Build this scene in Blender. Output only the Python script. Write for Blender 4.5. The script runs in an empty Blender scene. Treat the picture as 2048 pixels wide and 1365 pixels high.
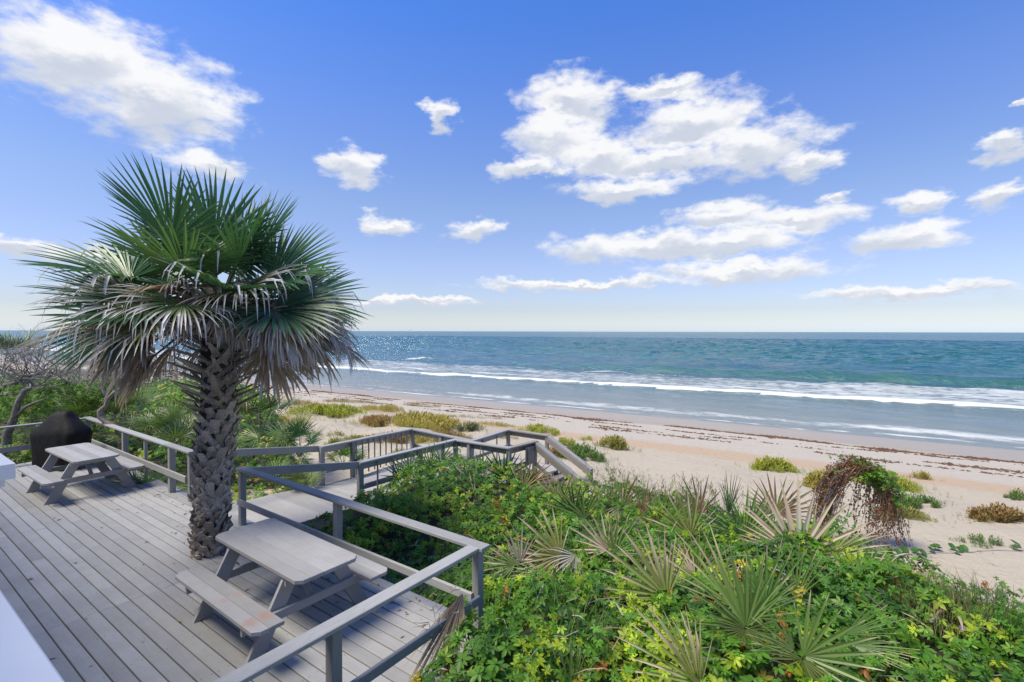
import bpy, math, random
import numpy as np
from mathutils import Vector, Matrix, Euler, noise as mnoise

# ------------------------------------------------------------------ camera, sky, sun, exposure
scene = bpy.context.scene
COL = scene.collection
F = 992.0                                   # focal length in photo pixels (2048 wide)
CAM_Z = 3.15
cam_d = bpy.data.cameras.new('camera')
cam_d.sensor_width = 36.0
cam_d.lens = F / 2048 * 36.0
cam_d.clip_start = 0.05
cam_d.clip_end = 60000
cam = bpy.data.objects.new('camera', cam_d)
COL.objects.link(cam)
CAM_M = (Matrix.Translation((0, 0, CAM_Z)) @ Euler((math.radians(90 - 1.126), 0, 0)).to_matrix().to_4x4()
         @ Matrix.Rotation(math.radians(0.12), 4, 'Z'))
cam.matrix_world = CAM_M
scene.camera = cam
scene.cycles.max_bounces = 6
scene.cycles.diffuse_bounces = 2
scene.cycles.glossy_bounces = 2
scene.cycles.transmission_bounces = 3
scene.cycles.caustics_reflective = False
scene.cycles.caustics_refractive = False

scene.view_settings.view_transform = 'Standard'
scene.view_settings.look = 'None'
scene.view_settings.exposure = 0.85
scene.view_settings.gamma = 1.0
scene.view_settings.use_curve_mapping = False

SUN_EL = 61.0
SUN_T = Vector((0.90, 0.42, 0)).normalized()         # where the light travels to, in plan
sun_d = bpy.data.lights.new('sun', 'SUN')
sun_d.energy = 2.95
sun_d.angle = math.radians(24)       # veiled sun: the photograph's shadows are very soft
sun_d.color = (1.0, 0.90, 0.70)
sun = bpy.data.objects.new('sun', sun_d)
COL.objects.link(sun)
tr = Vector((SUN_T.x * math.cos(math.radians(SUN_EL)), SUN_T.y * math.cos(math.radians(SUN_EL)), -math.sin(math.radians(SUN_EL))))
sun.rotation_euler = tr.to_track_quat('-Z', 'Y').to_euler()
sun.location = (-40, -20, 60)


def ray(px, py):
    d = Vector(((px - 1024) / F, (682.5 - py) / F, -1.0))
    return (CAM_M.to_3x3() @ d).normalized()


def at_z(px, py, z):
    d = ray(px, py)
    t = (z - CAM_Z) / d.z
    return Vector((d.x * t, d.y * t, z))


def at_y(px, py, Y):
    d = ray(px, py)
    t = Y / d.y
    return Vector((d.x * t, Y, CAM_Z + d.z * t))


world = bpy.data.worlds.new('World')
scene.world = world
world.use_nodes = True
world.cycles.sampling_method = 'MANUAL'
world.cycles.sample_map_resolution = 512


def build_world():
    nt = world.node_tree
    N, Lk = nt.nodes, nt.links
    N.clear()

    def node(t, **k):
        n = N.new(t)
        for a, b in k.items():
            setattr(n, a, b)
        return n

    def math_(op, a, b=None, c=None, clamp=False):
        n = node('ShaderNodeMath', operation=op, use_clamp=clamp)
        for i, v in enumerate((a, b, c)):
            if v is None:
                continue
            if hasattr(v, 'links'):
                Lk.new(v, n.inputs[i])
            else:
                n.inputs[i].default_value = v
        return n.outputs[0]
    sky = node('ShaderNodeTexSky', sky_type='NISHITA')
    sky.sun_disc = False
    sky.sun_elevation = math.radians(SUN_EL)
    sky.sun_rotation = math.atan2(-SUN_T.x, -SUN_T.y)
    sky.altitude = 0
    sky.air_density = 1.0
    sky.dust_density = 0.5
    sky.ozone_density = 2.2
    tc = node('ShaderNodeTexCoord')
    nrm = node('ShaderNodeVectorMath', operation='NORMALIZE')
    Lk.new(tc.outputs['Generated'], nrm.inputs[0])
    sep = node('ShaderNodeSeparateXYZ')
    Lk.new(nrm.outputs[0], sep.inputs[0])
    az = math_('ARCTAN2', sep.outputs[0], sep.outputs[1])
    el = math_('ARCSINE', sep.outputs[2])
    cmb = node('ShaderNodeCombineXYZ')
    Lk.new(az, cmb.inputs[0])
    Lk.new(el, cmb.inputs[1])
    # ragged edges: displace the lookup with fractal noise, flatter towards the horizon
    sc = node('ShaderNodeVectorMath', operation='MULTIPLY')
    Lk.new(cmb.outputs[0], sc.inputs[0])
    sc.inputs[1].default_value = (1.0, 1.9, 1.0)
    nz = node('ShaderNodeTexNoise', noise_dimensions='3D')
    nz.inputs['Scale'].default_value = 11.0
    nz.inputs['Detail'].default_value = 5.0
    nz.inputs['Roughness'].default_value = 0.62
    Lk.new(sc.outputs[0], nz.inputs['Vector'])
    off = node('ShaderNodeVectorMath', operation='SUBTRACT')
    Lk.new(nz.outputs['Color'], off.inputs[0])
    off.inputs[1].default_value = (0.5, 0.5, 0.5)
    amp = node('ShaderNodeVectorMath', operation='MULTIPLY')
    Lk.new(off.outputs[0], amp.inputs[0])
    amp.inputs[1].default_value = (0.16, 0.075, 0.0)
    pos = node('ShaderNodeVectorMath', operation='ADD')
    Lk.new(cmb.outputs[0], pos.inputs[0])
    Lk.new(amp.outputs[0], pos.inputs[1])

    sp = node('ShaderNodeSeparateXYZ')
    Lk.new(pos.outputs[0], sp.inputs[0])
    az3, el3 = node('ShaderNodeCombineXYZ'), node('ShaderNodeCombineXYZ')
    for i in range(3):
        Lk.new(sp.outputs[0], az3.inputs[i])
        Lk.new(sp.outputs[1], el3.inputs[i])

    def vm(op, *ins):
        n = node('ShaderNodeVectorMath', operation=op)
        for i, v in enumerate(ins):
            if hasattr(v, 'links'):
                Lk.new(v, n.inputs[i])
            else:
                n.inputs[i].default_value = v
        return n.outputs[0]

    def blob_chain(blobs):
        """distance to the nearest of many ellipses, three at a time"""
        while len(blobs) % 3:
            blobs = blobs + [blobs[-1]]
        acc = None
        for k in range(0, len(blobs), 3):
            t = blobs[k:k + 3]
            dx = vm('MULTIPLY_ADD', az3.outputs[0], tuple(1 / b_[2] for b_ in t), tuple(-b_[0] / b_[2] for b_ in t))
            dy = vm('MULTIPLY_ADD', el3.outputs[0], tuple(1 / b_[3] for b_ in t), tuple(-b_[1] / b_[3] for b_ in t))
            d2 = vm('MULTIPLY_ADD', dx, dx, vm('MULTIPLY', dy, dy))
            acc = d2 if acc is None else vm('MINIMUM', acc, d2)
        so = node('ShaderNodeSeparateXYZ')
        Lk.new(acc, so.inputs[0])
        return math_('SQRT', math_('MINIMUM', so.outputs[0], math_('MINIMUM', so.outputs[1], so.outputs[2])))

    def ang(px, py, w, h):
        d = ray(px, py)
        a, e = math.atan2(d.x, d.y), math.asin(d.z)
        d1, d2 = ray(px + w, py), ray(px, py - h)
        return (a, e, abs(math.atan2(d1.x, d1.y) - a) + 1e-4, abs(math.asin(d2.z) - e) + 1e-4)
    P = [  # cumulus as seen: centre and half size in photo pixels
        (180, 125, 165, 80), (320, 200, 135, 85), (410, 330, 75, 30), (40, 495, 65, 18), (165, 510, 60, 20),
        (712, 340, 54, 34), (885, 237, 26, 26), (772, 452, 48, 17), (948, 458, 42, 16),
        (1140, 205, 85, 50), (1110, 275, 70, 60), (1060, 340, 60, 18), (1200, 315, 100, 36), (1330, 182, 85, 20),
        (1390, 250, 120, 55), (1500, 300, 120, 48), (1330, 320, 120, 32), (1620, 325, 50, 24), (1250, 377, 100, 22),
        (1450, 430, 85, 24), (1580, 445, 120, 26), (1280, 492, 165, 28), (1450, 488, 140, 25), (1480, 540, 180, 19),
        (1675, 395, 30, 11), (1840, 402, 48, 21), (2000, 396, 50, 23), (1820, 475, 105, 23), (2015, 285, 58, 26), (2012, 207, 22, 8),
        (1150, 569, 190, 9), (1830, 578, 200, 12), (820, 605, 120, 7),
    ]
    blobs = [ang(*p) for p in P]
    r = random.Random(5)
    for i in range(15):                      # the same fair-weather cumulus goes on all round
        a = r.uniform(1.12, 2 * math.pi - 1.12)
        a = a - 2 * math.pi if a > math.pi else a
        e = math.asin(r.uniform(0.03, 0.8))
        w = r.uniform(0.1, 0.24)
        blobs.append((a, e, w, w * r.uniform(0.35, 0.6)))
    dist = blob_chain(blobs)
    higher = blob_chain([(a_, e_ + .42 * re_, ra_ * 1.02, re_) for (a_, e_, ra_, re_) in blobs[:33]])
    f2 = node('ShaderNodeTexNoise')
    f2.inputs['Scale'].default_value = 20.0
    f2.inputs['Detail'].default_value = 6.5
    f2.inputs['Roughness'].default_value = 0.56
    Lk.new(sc.outputs[0], f2.inputs['Vector'])
    wob = math_('MULTIPLY', math_('SUBTRACT', f2.outputs['Fac'], 0.5), 1.75)
    dd = math_('ADD', dist, wob)
    mr = node('ShaderNodeMapRange', interpolation_type='SMOOTHSTEP')
    Lk.new(dd, mr.inputs['Value'])
    mr.inputs['From Min'].default_value = 1.5
    mr.inputs['From Max'].default_value = 0.62
    mr.inputs['To Min'].default_value = 0.0
    mr.inputs['To Max'].default_value = 0.97
    ms = node('ShaderNodeMapRange', interpolation_type='SMOOTHSTEP')
    Lk.new(math_('ADD', math_('SUBTRACT', higher, dist), math_('MULTIPLY', math_('SUBTRACT', nz.outputs['Fac'], 0.5), 1.3)), ms.inputs['Value'])
    ms.inputs['From Min'].default_value = -0.15
    ms.inputs['From Max'].default_value = 0.5
    ms.inputs['To Max'].default_value = 0.9
    cc = node('ShaderNodeMix', data_type='RGBA')
    cc.inputs['A'].default_value = (6.15, 6.15, 6.2, 1)
    cc.inputs['B'].default_value = (3.7, 4.05, 4.75, 1)
    Lk.new(ms.outputs[0], cc.inputs['Factor'])
    # colour of the blue itself: the photograph's sky is a touch more violet than the model's
    tint = node('ShaderNodeMix', data_type='RGBA', blend_type='MULTIPLY')
    tint.inputs['Factor'].default_value = 1.0
    Lk.new(sky.outputs[0], tint.inputs['A'])
    # sea haze: paler and greyer low down, deeper blue overhead, the same all round
    hz = node('ShaderNodeValToRGB')
    els = [(0.0, (.92, 1.06, 1.5)), (1.2, (.82, .87, 1.1)), (2.4, (.76, .76, .95)), (7.5, (.87, .81, 1.01)), (14, (.90, .89, 1.06)), (23, (.75, .90, 1.33)), (32, (.50, .86, 1.52)), (60, (.42, .80, 1.45))]
    while len(hz.color_ramp.elements) < len(els):
        hz.color_ramp.elements.new(0.5)
    for e_, (deg, c_) in zip(hz.color_ramp.elements, els):
        e_.position = deg / 90.0
        e_.color = (*c_, 1)
    Lk.new(math_('DIVIDE', el, math.pi / 2), hz.inputs['Fac'])
    Lk.new(hz.outputs['Color'], tint.inputs['B'])
    mix = node('ShaderNodeMix', data_type='RGBA')
    Lk.new(mr.outputs[0], mix.inputs['Factor'])
    Lk.new(tint.outputs['Result'], mix.inputs['A'])
    Lk.new(cc.outputs['Result'], mix.inputs['B'])
    bg = node('ShaderNodeBackground')
    bg.inputs['Strength'].default_value = 0.088
    Lk.new(mix.outputs['Result'], bg.inputs['Color'])
    out = node('ShaderNodeOutputWorld')
    Lk.new(bg.outputs[0], out.inputs['Surface'])


build_world()

# ------------------------------------------------------------------ frames
PHI = math.radians(-35.554)                 # the house and its deck are turned by this
CS, SN = math.cos(PHI), math.sin(PHI)


def hs(s, n, z=0.0):                        # along the house front, out from it, up -> world
    return Vector((s * CS - n * SN, s * SN + n * CS, z))


def to_hs(p):
    return (p[0] * CS + p[1] * SN, -p[0] * SN + p[1] * CS)


SV = (0.53, 0.848)                          # seaward normal of the shore


def shore_v(x, y):
    return x * SV[0] + y * SV[1]


SEA_Z = -2.8
_pv = np.array([-60, 0, 8, 12, 14.5, 17, 22, 28.6, 35, 45, 60, 300], float)
_pz = np.array([-.5, -.62, -.70, -.76, -.95, -1.2, -1.75, -2.3, -2.82, -3.5, -5, -9], float)


def ground(x, y):
    v = shore_v(x, y)
    z = float(np.interp(v, _pv, _pz))
    k = max(0.0, min(1.0, (v - 8.5) / 3)) * max(0.0, min(1.0, (21 - v) / 5))
    if k > 0:
        far = max(0.0, min(1.0, (2.0 - x) / 5.0))
        z += k * ((0.12 + 0.2 * far) * mnoise.noise((x * .42, y * .42, 1.7)) + 0.05 * mnoise.noise((x * 1.3, y * 1.3, 4.1)) + 0.12 * far)
    return z


def hit(px, py, fn=ground, y0=2.0):
    d = ray(px, py)
    if d.z >= -1e-4:
        return None
    t, dt = y0, 0.08
    last = t
    while t < 400:
        p = Vector((0, 0, CAM_Z)) + d * t
        if p.z < fn(p.x, p.y):
            lo, hi = last, t
            for _ in range(14):
                m = (lo + hi) / 2
                p = Vector((0, 0, CAM_Z)) + d * m
                if p.z < fn(p.x, p.y):
                    hi = m
                else:
                    lo = m
            return Vector((p.x, p.y, fn(p.x, p.y)))
        last = t
        t += dt
        dt *= 1.02
    return None


# ------------------------------------------------------------------ material kit
MATS = {}


class NB:
    def __init__(s, name):
        s.m = bpy.data.materials.new(name)
        s.m.use_nodes = True
        s.nt = s.m.node_tree
        s.N, s.L = s.nt.nodes, s.nt.links
        s.bsdf = s.N['Principled BSDF']
        s.out = s.N['Material Output']
        MATS[name] = s.m

    def n(s, t, **k):
        nd = s.N.new(t)
        for a, b in k.items():
            setattr(nd, a, b)
        return nd

    def set(s, sock, v):
        if hasattr(v, 'links'):
            s.L.new(v, sock)
        else:
            sock.default_value = v

    def math(s, op, a, b=None, clamp=False):
        nd = s.n('ShaderNodeMath', operation=op, use_clamp=clamp)
        s.set(nd.inputs[0], a)
        if b is not None:
            s.set(nd.inputs[1], b)
        return nd.outputs[0]

    def vmath(s, op, a, b):
        nd = s.n('ShaderNodeVectorMath', operation=op)
        s.set(nd.inputs[0], a)
        s.set(nd.inputs[1], b)
        return nd.outputs['Value'] if op in ('DOT_PRODUCT', 'LENGTH', 'DISTANCE') else nd.outputs[0]

    def mix(s, f, a, b, mode='MIX'):
        nd = s.n('ShaderNodeMix', data_type='RGBA', blend_type=mode)
        s.set(nd.inputs['Factor'], f)
        s.set(nd.inputs['A'], a if hasattr(a, 'links') else (*a, 1))
        s.set(nd.inputs['B'], b if hasattr(b, 'links') else (*b, 1))
        return nd.outputs['Result']

    def noise(s, vec=None, scale=5, detail=4, rough=.55, out='Fac', dist=0):
        nd = s.n('ShaderNodeTexNoise')
        nd.inputs['Scale'].default_value = scale
        nd.inputs['Detail'].default_value = detail
        nd.inputs['Roughness'].default_value = rough
        nd.inputs['Distortion'].default_value = dist
        if vec is not None:
            s.L.new(vec, nd.inputs['Vector'])
        return nd.outputs[out]

    def step(s, v, a, b, lo=0.0, hi=1.0):
        nd = s.n('ShaderNodeMapRange', interpolation_type='SMOOTHSTEP')
        s.set(nd.inputs['Value'], v)
        nd.inputs['From Min'].default_value = a
        nd.inputs['From Max'].default_value = b
        nd.inputs['To Min'].default_value = lo
        nd.inputs['To Max'].default_value = hi
        return nd.outputs[0]

    def pos(s):
        return s.n('ShaderNodeNewGeometry').outputs['Position']

    def objco(s):
        return s.n('ShaderNodeTexCoord').outputs['Object']

    def rand(s):
        return s.n('ShaderNodeObjectInfo').outputs['Random']

    def bump(s, h, strength=.3, dist=.01):
        nd = s.n('ShaderNodeBump')
        nd.inputs['Strength'].default_value = strength
        nd.inputs['Distance'].default_value = dist
        s.L.new(h, nd.inputs['Height'])
        s.L.new(nd.outputs[0], s.bsdf.inputs['Normal'])
        return nd

    def col(s, c):
        s.set(s.bsdf.inputs['Base Color'], c if hasattr(c, 'links') else (*c, 1))

    def rough(s, r):
        s.set(s.bsdf.inputs['Roughness'], r)


def scaled(b, vec, sc):
    return b.vmath('MULTIPLY', vec, sc)


def wood(name, base, worn, wear=.6, stain=None, grain=1.0, nails=False):
    b = NB(name)
    oc = b.objco()
    rnd = b.rand()
    cmb = b.n('ShaderNodeCombineXYZ')
    b.set(cmb.inputs[0], b.math('MULTIPLY', rnd, 37.0))
    b.set(cmb.inputs[1], b.math('MULTIPLY', rnd, 91.0))
    v = b.vmath('ADD', oc, cmb.outputs[0])
    g = b.noise(scaled(b, v, (2.2, 46, 46)), 1.6, 6, .65)
    m = b.noise(v, 2.3, 5, .6)
    f = b.noise(scaled(b, v, (5, 22, 22)), 2.2, 6, .7)
    c = b.mix(b.step(m, .3, .75), base, tuple(x * .84 for x in base))
    c = b.mix(b.step(g, .35, .75, 0, .45 * grain), c, tuple(x * .72 for x in base))
    c = b.mix(b.step(f, .80 - wear * .3, .88 - wear * .3, 0, .8), c, worn)
    vr = b.math('ADD', b.math('MULTIPLY', rnd, .30), .85)
    cc = b.n('ShaderNodeCombineColor')
    for i in range(3):
        b.set(cc.inputs[i], vr)
    c = b.mix(1.0, c, cc.outputs[0], 'MULTIPLY')
    if nails:
        sx = b.vmath('DOT_PRODUCT', b.pos(), (CS, SN, 0))
        fx = b.math('PINGPONG', b.math('ADD', sx, 16.12), .376)
        dx = b.math('MULTIPLY', fx, 1.0)
        sy = b.n('ShaderNodeSeparateXYZ')
        b.L.new(oc, sy.inputs[0])
        dy = b.math('SUBTRACT', b.math('ABSOLUTE', sy.outputs[1]), .043)
        rr = b.math('SQRT', b.math('ADD', b.math('MULTIPLY', dx, dx), b.math('MULTIPLY', dy, dy)))
        c = b.mix(b.step(rr, .0075, .004, 0, .85), c, (.07, .06, .055))
        c = b.mix(b.step(b.noise(b.pos(), 1.1, 4, .6), .52, .72, 0, .3), c, tuple(x * .62 for x in base))
    if stain:
        for (ctr, rad, colr) in stain:
            d = b.vmath('LENGTH', b.vmath('DIVIDE', b.vmath('SUBTRACT', oc, ctr), rad), (0, 0, 0))
            d = b.math('ADD', d, b.math('MULTIPLY', b.noise(oc, 30, 5, .75), 1.9))
            c = b.mix(b.step(d, 1.9, 1.15, 0, .6), c, colr)
    b.col(c)
    b.rough(b.step(m, .2, .8, .5, .75))
    h = b.math('ADD', b.math('MULTIPLY', g, .7), b.math('MULTIPLY', f, .5))
    b.bump(h, .35 * grain, .004)
    return b.m


wood('deck_paint', (.348, .347, .344), (.165, .162, .158), .55, nails=True)
wood('rail_paint', (.335, .34, .338), (.11, .11, .105), .66, grain=1.6)
wood('post_paint', (.285, .285, .28), (.12, .12, .12), .5)
wood('walk_paint', (.37, .36, .345), (.2, .19, .18), .5)
wood('table_paint', (.338, .336, .34), (.19, .185, .182), .46, grain=.6)
wood('table_paint_stained', (.338, .336, .34), (.19, .185, .182), .46, grain=.6,
     stain=[((.70, .0, 0), (.15, .10, .2), (.36, .20, .14)), ((.1, .02, 0), (.08, .05, .2), (.36, .24, .2))])
wood('grey_timber', (.27, .245, .215), (.13, .12, .11), .65)
wood('raw_timber', (.30, .25, .20), (.2, .16, .12), .65)


def simple(name, c, rough=.6, c2=None, scale=8, bump=0, bscale=40, spec=.5):
    b = NB(name)
    if c2:
        b.col(b.mix(b.step(b.noise(b.objco(), scale, 5, .6), .35, .65), c, c2))
    else:
        b.col(c)
    b.rough(rough)
    b.bsdf.inputs['Specular IOR Level'].default_value = spec
    if bump:
        b.bump(b.noise(b.objco(), bscale, 5, .6), bump, .02)
    return b.m


simple('white_paint', (.80, .81, .82), .45, (.76, .77, .79), 3)
simple('house_wall', (.74, .74, .72), .6, (.68, .68, .67), 2)
simple('roof_shingle', (.17, .165, .16), .85, (.12, .12, .12), 20, .4)
simple('bark_grey', (.25, .225, .20), .85, (.13, .115, .10), 14, .8, 40)
simple('twig_grey', (.36, .335, .31), .85, (.22, .2, .185), 6)
simple('driftwood', (.30, .26, .22), .8, (.19, .155, .13), 18, .8, 50)
simple('seaweed', (.075, .035, .018), .75, (.15, .075, .035), 5, .5)
simple('sail_cloth', (.85, .85, .85), .6)
simple('hull_paint', (.5, .5, .52), .5)
simple('trunk_core', (.075, .062, .05), .9, (.045, .038, .032), 9, .6)
simple('rubber', (.02, .02, .02), .6)
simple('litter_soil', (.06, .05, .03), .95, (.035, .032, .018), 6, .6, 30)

b = NB('grill_cover')
oc = b.objco()
b.col(b.mix(b.step(b.noise(oc, 3, 4), .4, .7), (.004, .004, .0045), (.009, .009, .0095)))
b.rough(.7)
b.bsdf.inputs['Specular IOR Level'].default_value = .3
b.bump(b.noise(scaled(b, oc, (1, 1, .6)), 7, 4, .55), .6, .03)

b = NB('leaf_base_wood')
oc = b.objco()
rnd = b.rand()
g = b.noise(scaled(b, oc, (40, 40, 6)), 2, 5, .6)
c = b.mix(rnd, (.31, .255, .20), (.60, .53, .455))
c = b.mix(b.step(g, .4, .7, 0, .7), c, (.10, .085, .07))
b.col(c)
b.rough(.85)
b.bump(g, .6, .008)


def leafy(name, rough=.42, trans=.25, mult=1.0, backlight=(1.25, 1.25, .6)):
    b = NB(name)
    at = b.n('ShaderNodeAttribute', attribute_name='Col')
    c = at.outputs['Color']
    if mult != 1.0:
        c = b.mix(1.0, c, (mult, mult, mult), 'MULTIPLY')
    b.col(c)
    b.rough(rough)
    tr_ = b.n('ShaderNodeBsdfTranslucent')
    b.L.new(b.mix(1.0, c, backlight, 'MULTIPLY'), tr_.inputs['Color'])
    ms = b.n('ShaderNodeMixShader')
    ms.inputs[0].default_value = trans
    b.L.new(b.bsdf.outputs[0], ms.inputs[1])
    b.L.new(tr_.outputs[0], ms.inputs[2])
    b.L.new(ms.outputs[0], b.out.inputs['Surface'])
    return b.m


leafy('palm_leaf', .38, .22)
leafy('dry_leaf', .7, .18, 1.0, (1.1, 1.0, .9))
leafy('vine_leaf', .44, .32, 1.1)
MATS['vine_leaf'].node_tree.nodes['Principled BSDF'].inputs['Specular IOR Level'].default_value = .32
leafy('dune_leaf', .6, .25)


def bulk(name):
    return MATS[name]


# ------------------------------------------------------------------ mesh kit
def link(o, parent=None):
    COL.objects.link(o)
    if parent is not None:
        o.parent = parent
    return o


def tag(o, label=None, cat=None, group=None, kind=None):
    if label:
        o['label'] = label
    if cat:
        o['category'] = cat
    if group:
        o['group'] = group
    if kind:
        o['kind'] = kind
    return o


def empty(name, loc, rz=0.0):
    o = bpy.data.objects.new(name, None)
    o.empty_display_size = .1
    o.location = loc
    o.rotation_euler = (0, 0, rz)
    COL.objects.link(o)
    return o


def mesh_np(name, V, Fq, mat=None, cols=None, smooth=False):
    """V (n,3), Fq list of face-index arrays (m,k)"""
    me = bpy.data.meshes.new(name)
    V = np.asarray(V, np.float32)
    if not isinstance(Fq, (list, tuple)):
        Fq = [Fq]
    Fq = [np.asarray(f, np.int32) for f in Fq if len(f)]
    nl = sum(f.size for f in Fq)
    nf = sum(len(f) for f in Fq)
    me.vertices.add(len(V))
    me.vertices.foreach_set('co', V.ravel())
    me.loops.add(nl)
    me.loops.foreach_set('vertex_index', np.concatenate([f.ravel() for f in Fq]))
    me.polygons.add(nf)
    tot = np.concatenate([np.full(len(f), f.shape[1], np.int32) for f in Fq])
    st = np.zeros(nf, np.int32)
    st[1:] = np.cumsum(tot)[:-1]
    me.polygons.foreach_set('loop_start', st)
    me.polygons.foreach_set('loop_total', tot)
    if smooth:
        me.polygons.foreach_set('use_smooth', np.ones(nf, bool))
    if cols is not None:
        a = me.color_attributes.new('Col', 'FLOAT_COLOR', 'POINT')
        c = np.ones((len(V), 4), np.float32)
        c[:, :3] = cols
        a.data.foreach_set('color', c.ravel())
    me.update(calc_edges=True)
    me.validate()
    if mat:
        me.materials.append(MATS[mat])
    return me


def obj(name, me, parent=None, loc=None, rot=None):
    o = bpy.data.objects.new(name, me)
    if loc is not None:
        o.location = loc
    if rot is not None:
        o.rotation_euler = rot
    return link(o, parent)


class MB:
    def __init__(s):
        s.v, s.f, s.c = [], [], []

    def add(s, vs, fs, col=None):
        k = len(s.v)
        s.v += [tuple(p) for p in vs]
        s.f += [tuple(i + k for i in f) for f in fs]
        if col is not None:
            s.c += [col] * len(vs) if not isinstance(col, list) else col

    def box(s, lo, hi):
        x0, y0, z0 = lo
        x1, y1, z1 = hi
        s.add([(x0, y0, z0), (x1, y0, z0), (x1, y1, z0), (x0, y1, z0), (x0, y0, z1), (x1, y0, z1), (x1, y1, z1), (x0, y1, z1)],
              [(0, 3, 2, 1), (4, 5, 6, 7), (0, 1, 5, 4), (1, 2, 6, 5), (2, 3, 7, 6), (3, 0, 4, 7)])

    def tube(s, pts, rad, sides=6, col=None, cap=True):
        pts = [Vector(p) for p in pts]
        n = len(pts)
        rs = rad if isinstance(rad, (list, tuple)) else [rad] * n
        up = Vector((0.31, 0.17, .93))
        vs, cs = [], []
        for i, p in enumerate(pts):
            d = (pts[min(i + 1, n - 1)] - pts[max(i - 1, 0)]).normalized()
            if abs(d.dot(up)) > .95:
                up = Vector((.9, .1, .2))
            a = d.cross(up).normalized()
            e = d.cross(a)
            for k in range(sides):
                t = 2 * math.pi * k / sides
                vs.append(p + (a * math.cos(t) + e * math.sin(t)) * rs[i])
                if col is not None:
                    cs.append(col)
        fs = []
        for i in range(n - 1):
            for k in range(sides):
                fs.append((i * sides + k, i * sides + (k + 1) % sides, (i + 1) * sides + (k + 1) % sides, (i + 1) * sides + k))
        if cap and sides > 2:
            fs.append(tuple(range(sides))[::-1])
            fs.append(tuple((n - 1) * sides + k for k in range(sides)))
        s.add(vs, fs, cs if col is not None else None)

    def mesh(s, name, mat, smooth=False):
        me = bpy.data.meshes.new(name)
        me.from_pydata(s.v, [], s.f)
        if s.c and len(s.c) == len(s.v):
            a = me.color_attributes.new('Col', 'FLOAT_COLOR', 'POINT')
            a.data.foreach_set('color', np.hstack([np.array(s.c, np.float32), np.ones((len(s.c), 1), np.float32)]).ravel())
        if smooth:
            me.polygons.foreach_set('use_smooth', np.ones(len(me.polygons), bool))
        me.materials.append(MATS[mat])
        me.update()
        return me

    def build(s, name, mat, parent=None, smooth=False, loc=None, rot=None):
        return obj(name, s.mesh(name, mat, smooth), parent, loc, rot)


_bcache = {}


def board_mesh(L, W, T, mat, ch=.005):
    """a plank along X, centred, with eased edges"""
    key = (round(L, 3), round(W, 4), round(T, 4), mat)
    if key in _bcache:
        return _bcache[key]
    w, t = W / 2, T / 2
    c = min(ch, w * .3, t * .3)
    prof = [(-w + c, -t), (w - c, -t), (w, -t + c), (w, t - c), (w - c, t), (-w + c, t), (-w, t - c), (-w, -t + c)]
    vs = [(x, a, b_) for x in (-L / 2, L / 2) for a, b_ in prof]
    fs = [(i, (i + 1) % 8, 8 + (i + 1) % 8, 8 + i) for i in range(8)] + [tuple(range(8))[::-1], tuple(range(8, 16))]
    m = MB()
    m.add(vs, [tuple(reversed(f)) for f in fs])
    me = m.mesh('plank', mat)
    _bcache[key] = me
    return me


def beam(parent, name, p, q, W, T, mat, org=(0, 0, 0), roll=0.0):
    """timber from p to q; W is its level width, T its depth; coordinates in the parent's frame plus org"""
    p, q = Vector(p) - Vector(org), Vector(q) - Vector(org)
    d = q - p
    L = d.length
    x = d / L
    zr = Vector((0, 0, 1)) if abs(x.z) < .99 else Vector((0, 1, 0))
    y = zr.cross(x).normalized()
    z = x.cross(y)
    if roll:
        y, z = y * math.cos(roll) + z * math.sin(roll), z * math.cos(roll) - y * math.sin(roll)
    M = Matrix((x, y, z)).transposed().to_4x4()
    M.translation = (p + q) / 2
    o = bpy.data.objects.new(name, board_mesh(L, W, T, mat))
    o.matrix_local = M
    COL.objects.link(o)
    o.parent = parent
    return o


def hthing(name, label, cat, s, n, z=0.0, group=None):
    """an Empty at (s, n) of the house frame; children use house-frame coordinates minus this origin"""
    o = empty(name, hs(s, n, z), PHI)
    tag(o, label, cat, group)
    o_org = (s, n, z)
    return o, o_org


# ------------------------------------------------------------------ ground: beach and sea
def axis(segs):
    out = []
    for a, b_, st in segs:
        out += list(np.arange(a, b_, st))
    out.append(segs[-1][1])
    return np.array(out, float)


def vw(v, w):
    return v * SV[0] - w * SV[1], v * SV[1] + w * SV[0]


def grid_faces(nv, nw):
    i = np.arange(nv - 1)[:, None] * nw + np.arange(nw - 1)[None, :]
    i = i.ravel()
    return np.stack([i, i + nw, i + nw + 1, i + 1], 1)


def build_beach():
    va = axis([(-60, -5, 5), (-5, 8, .6), (8, 22, .22), (22, 37, .5), (37, 70, 4)])
    wa = axis([(-400, -60, 20), (-60, -25, 2), (-25, -12, .5), (-12, 26, .25), (26, 60, .8), (60, 200, 5), (200, 3000, 120)])
    Vg, Wg = np.meshgrid(va, wa, indexing='ij')
    X, Y = vw(Vg, Wg)
    Z = np.array([ground(x, y) for x, y in zip(X.ravel(), Y.ravel())])
    me = mesh_np('beach', np.stack([X.ravel(), Y.ravel(), Z], 1), grid_faces(len(va), len(wa))[:, ::-1], 'sand', smooth=True)
    tag(obj('beach', me), 'pale sand beach sloping from the dune to the water', None, None, 'structure')


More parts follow.
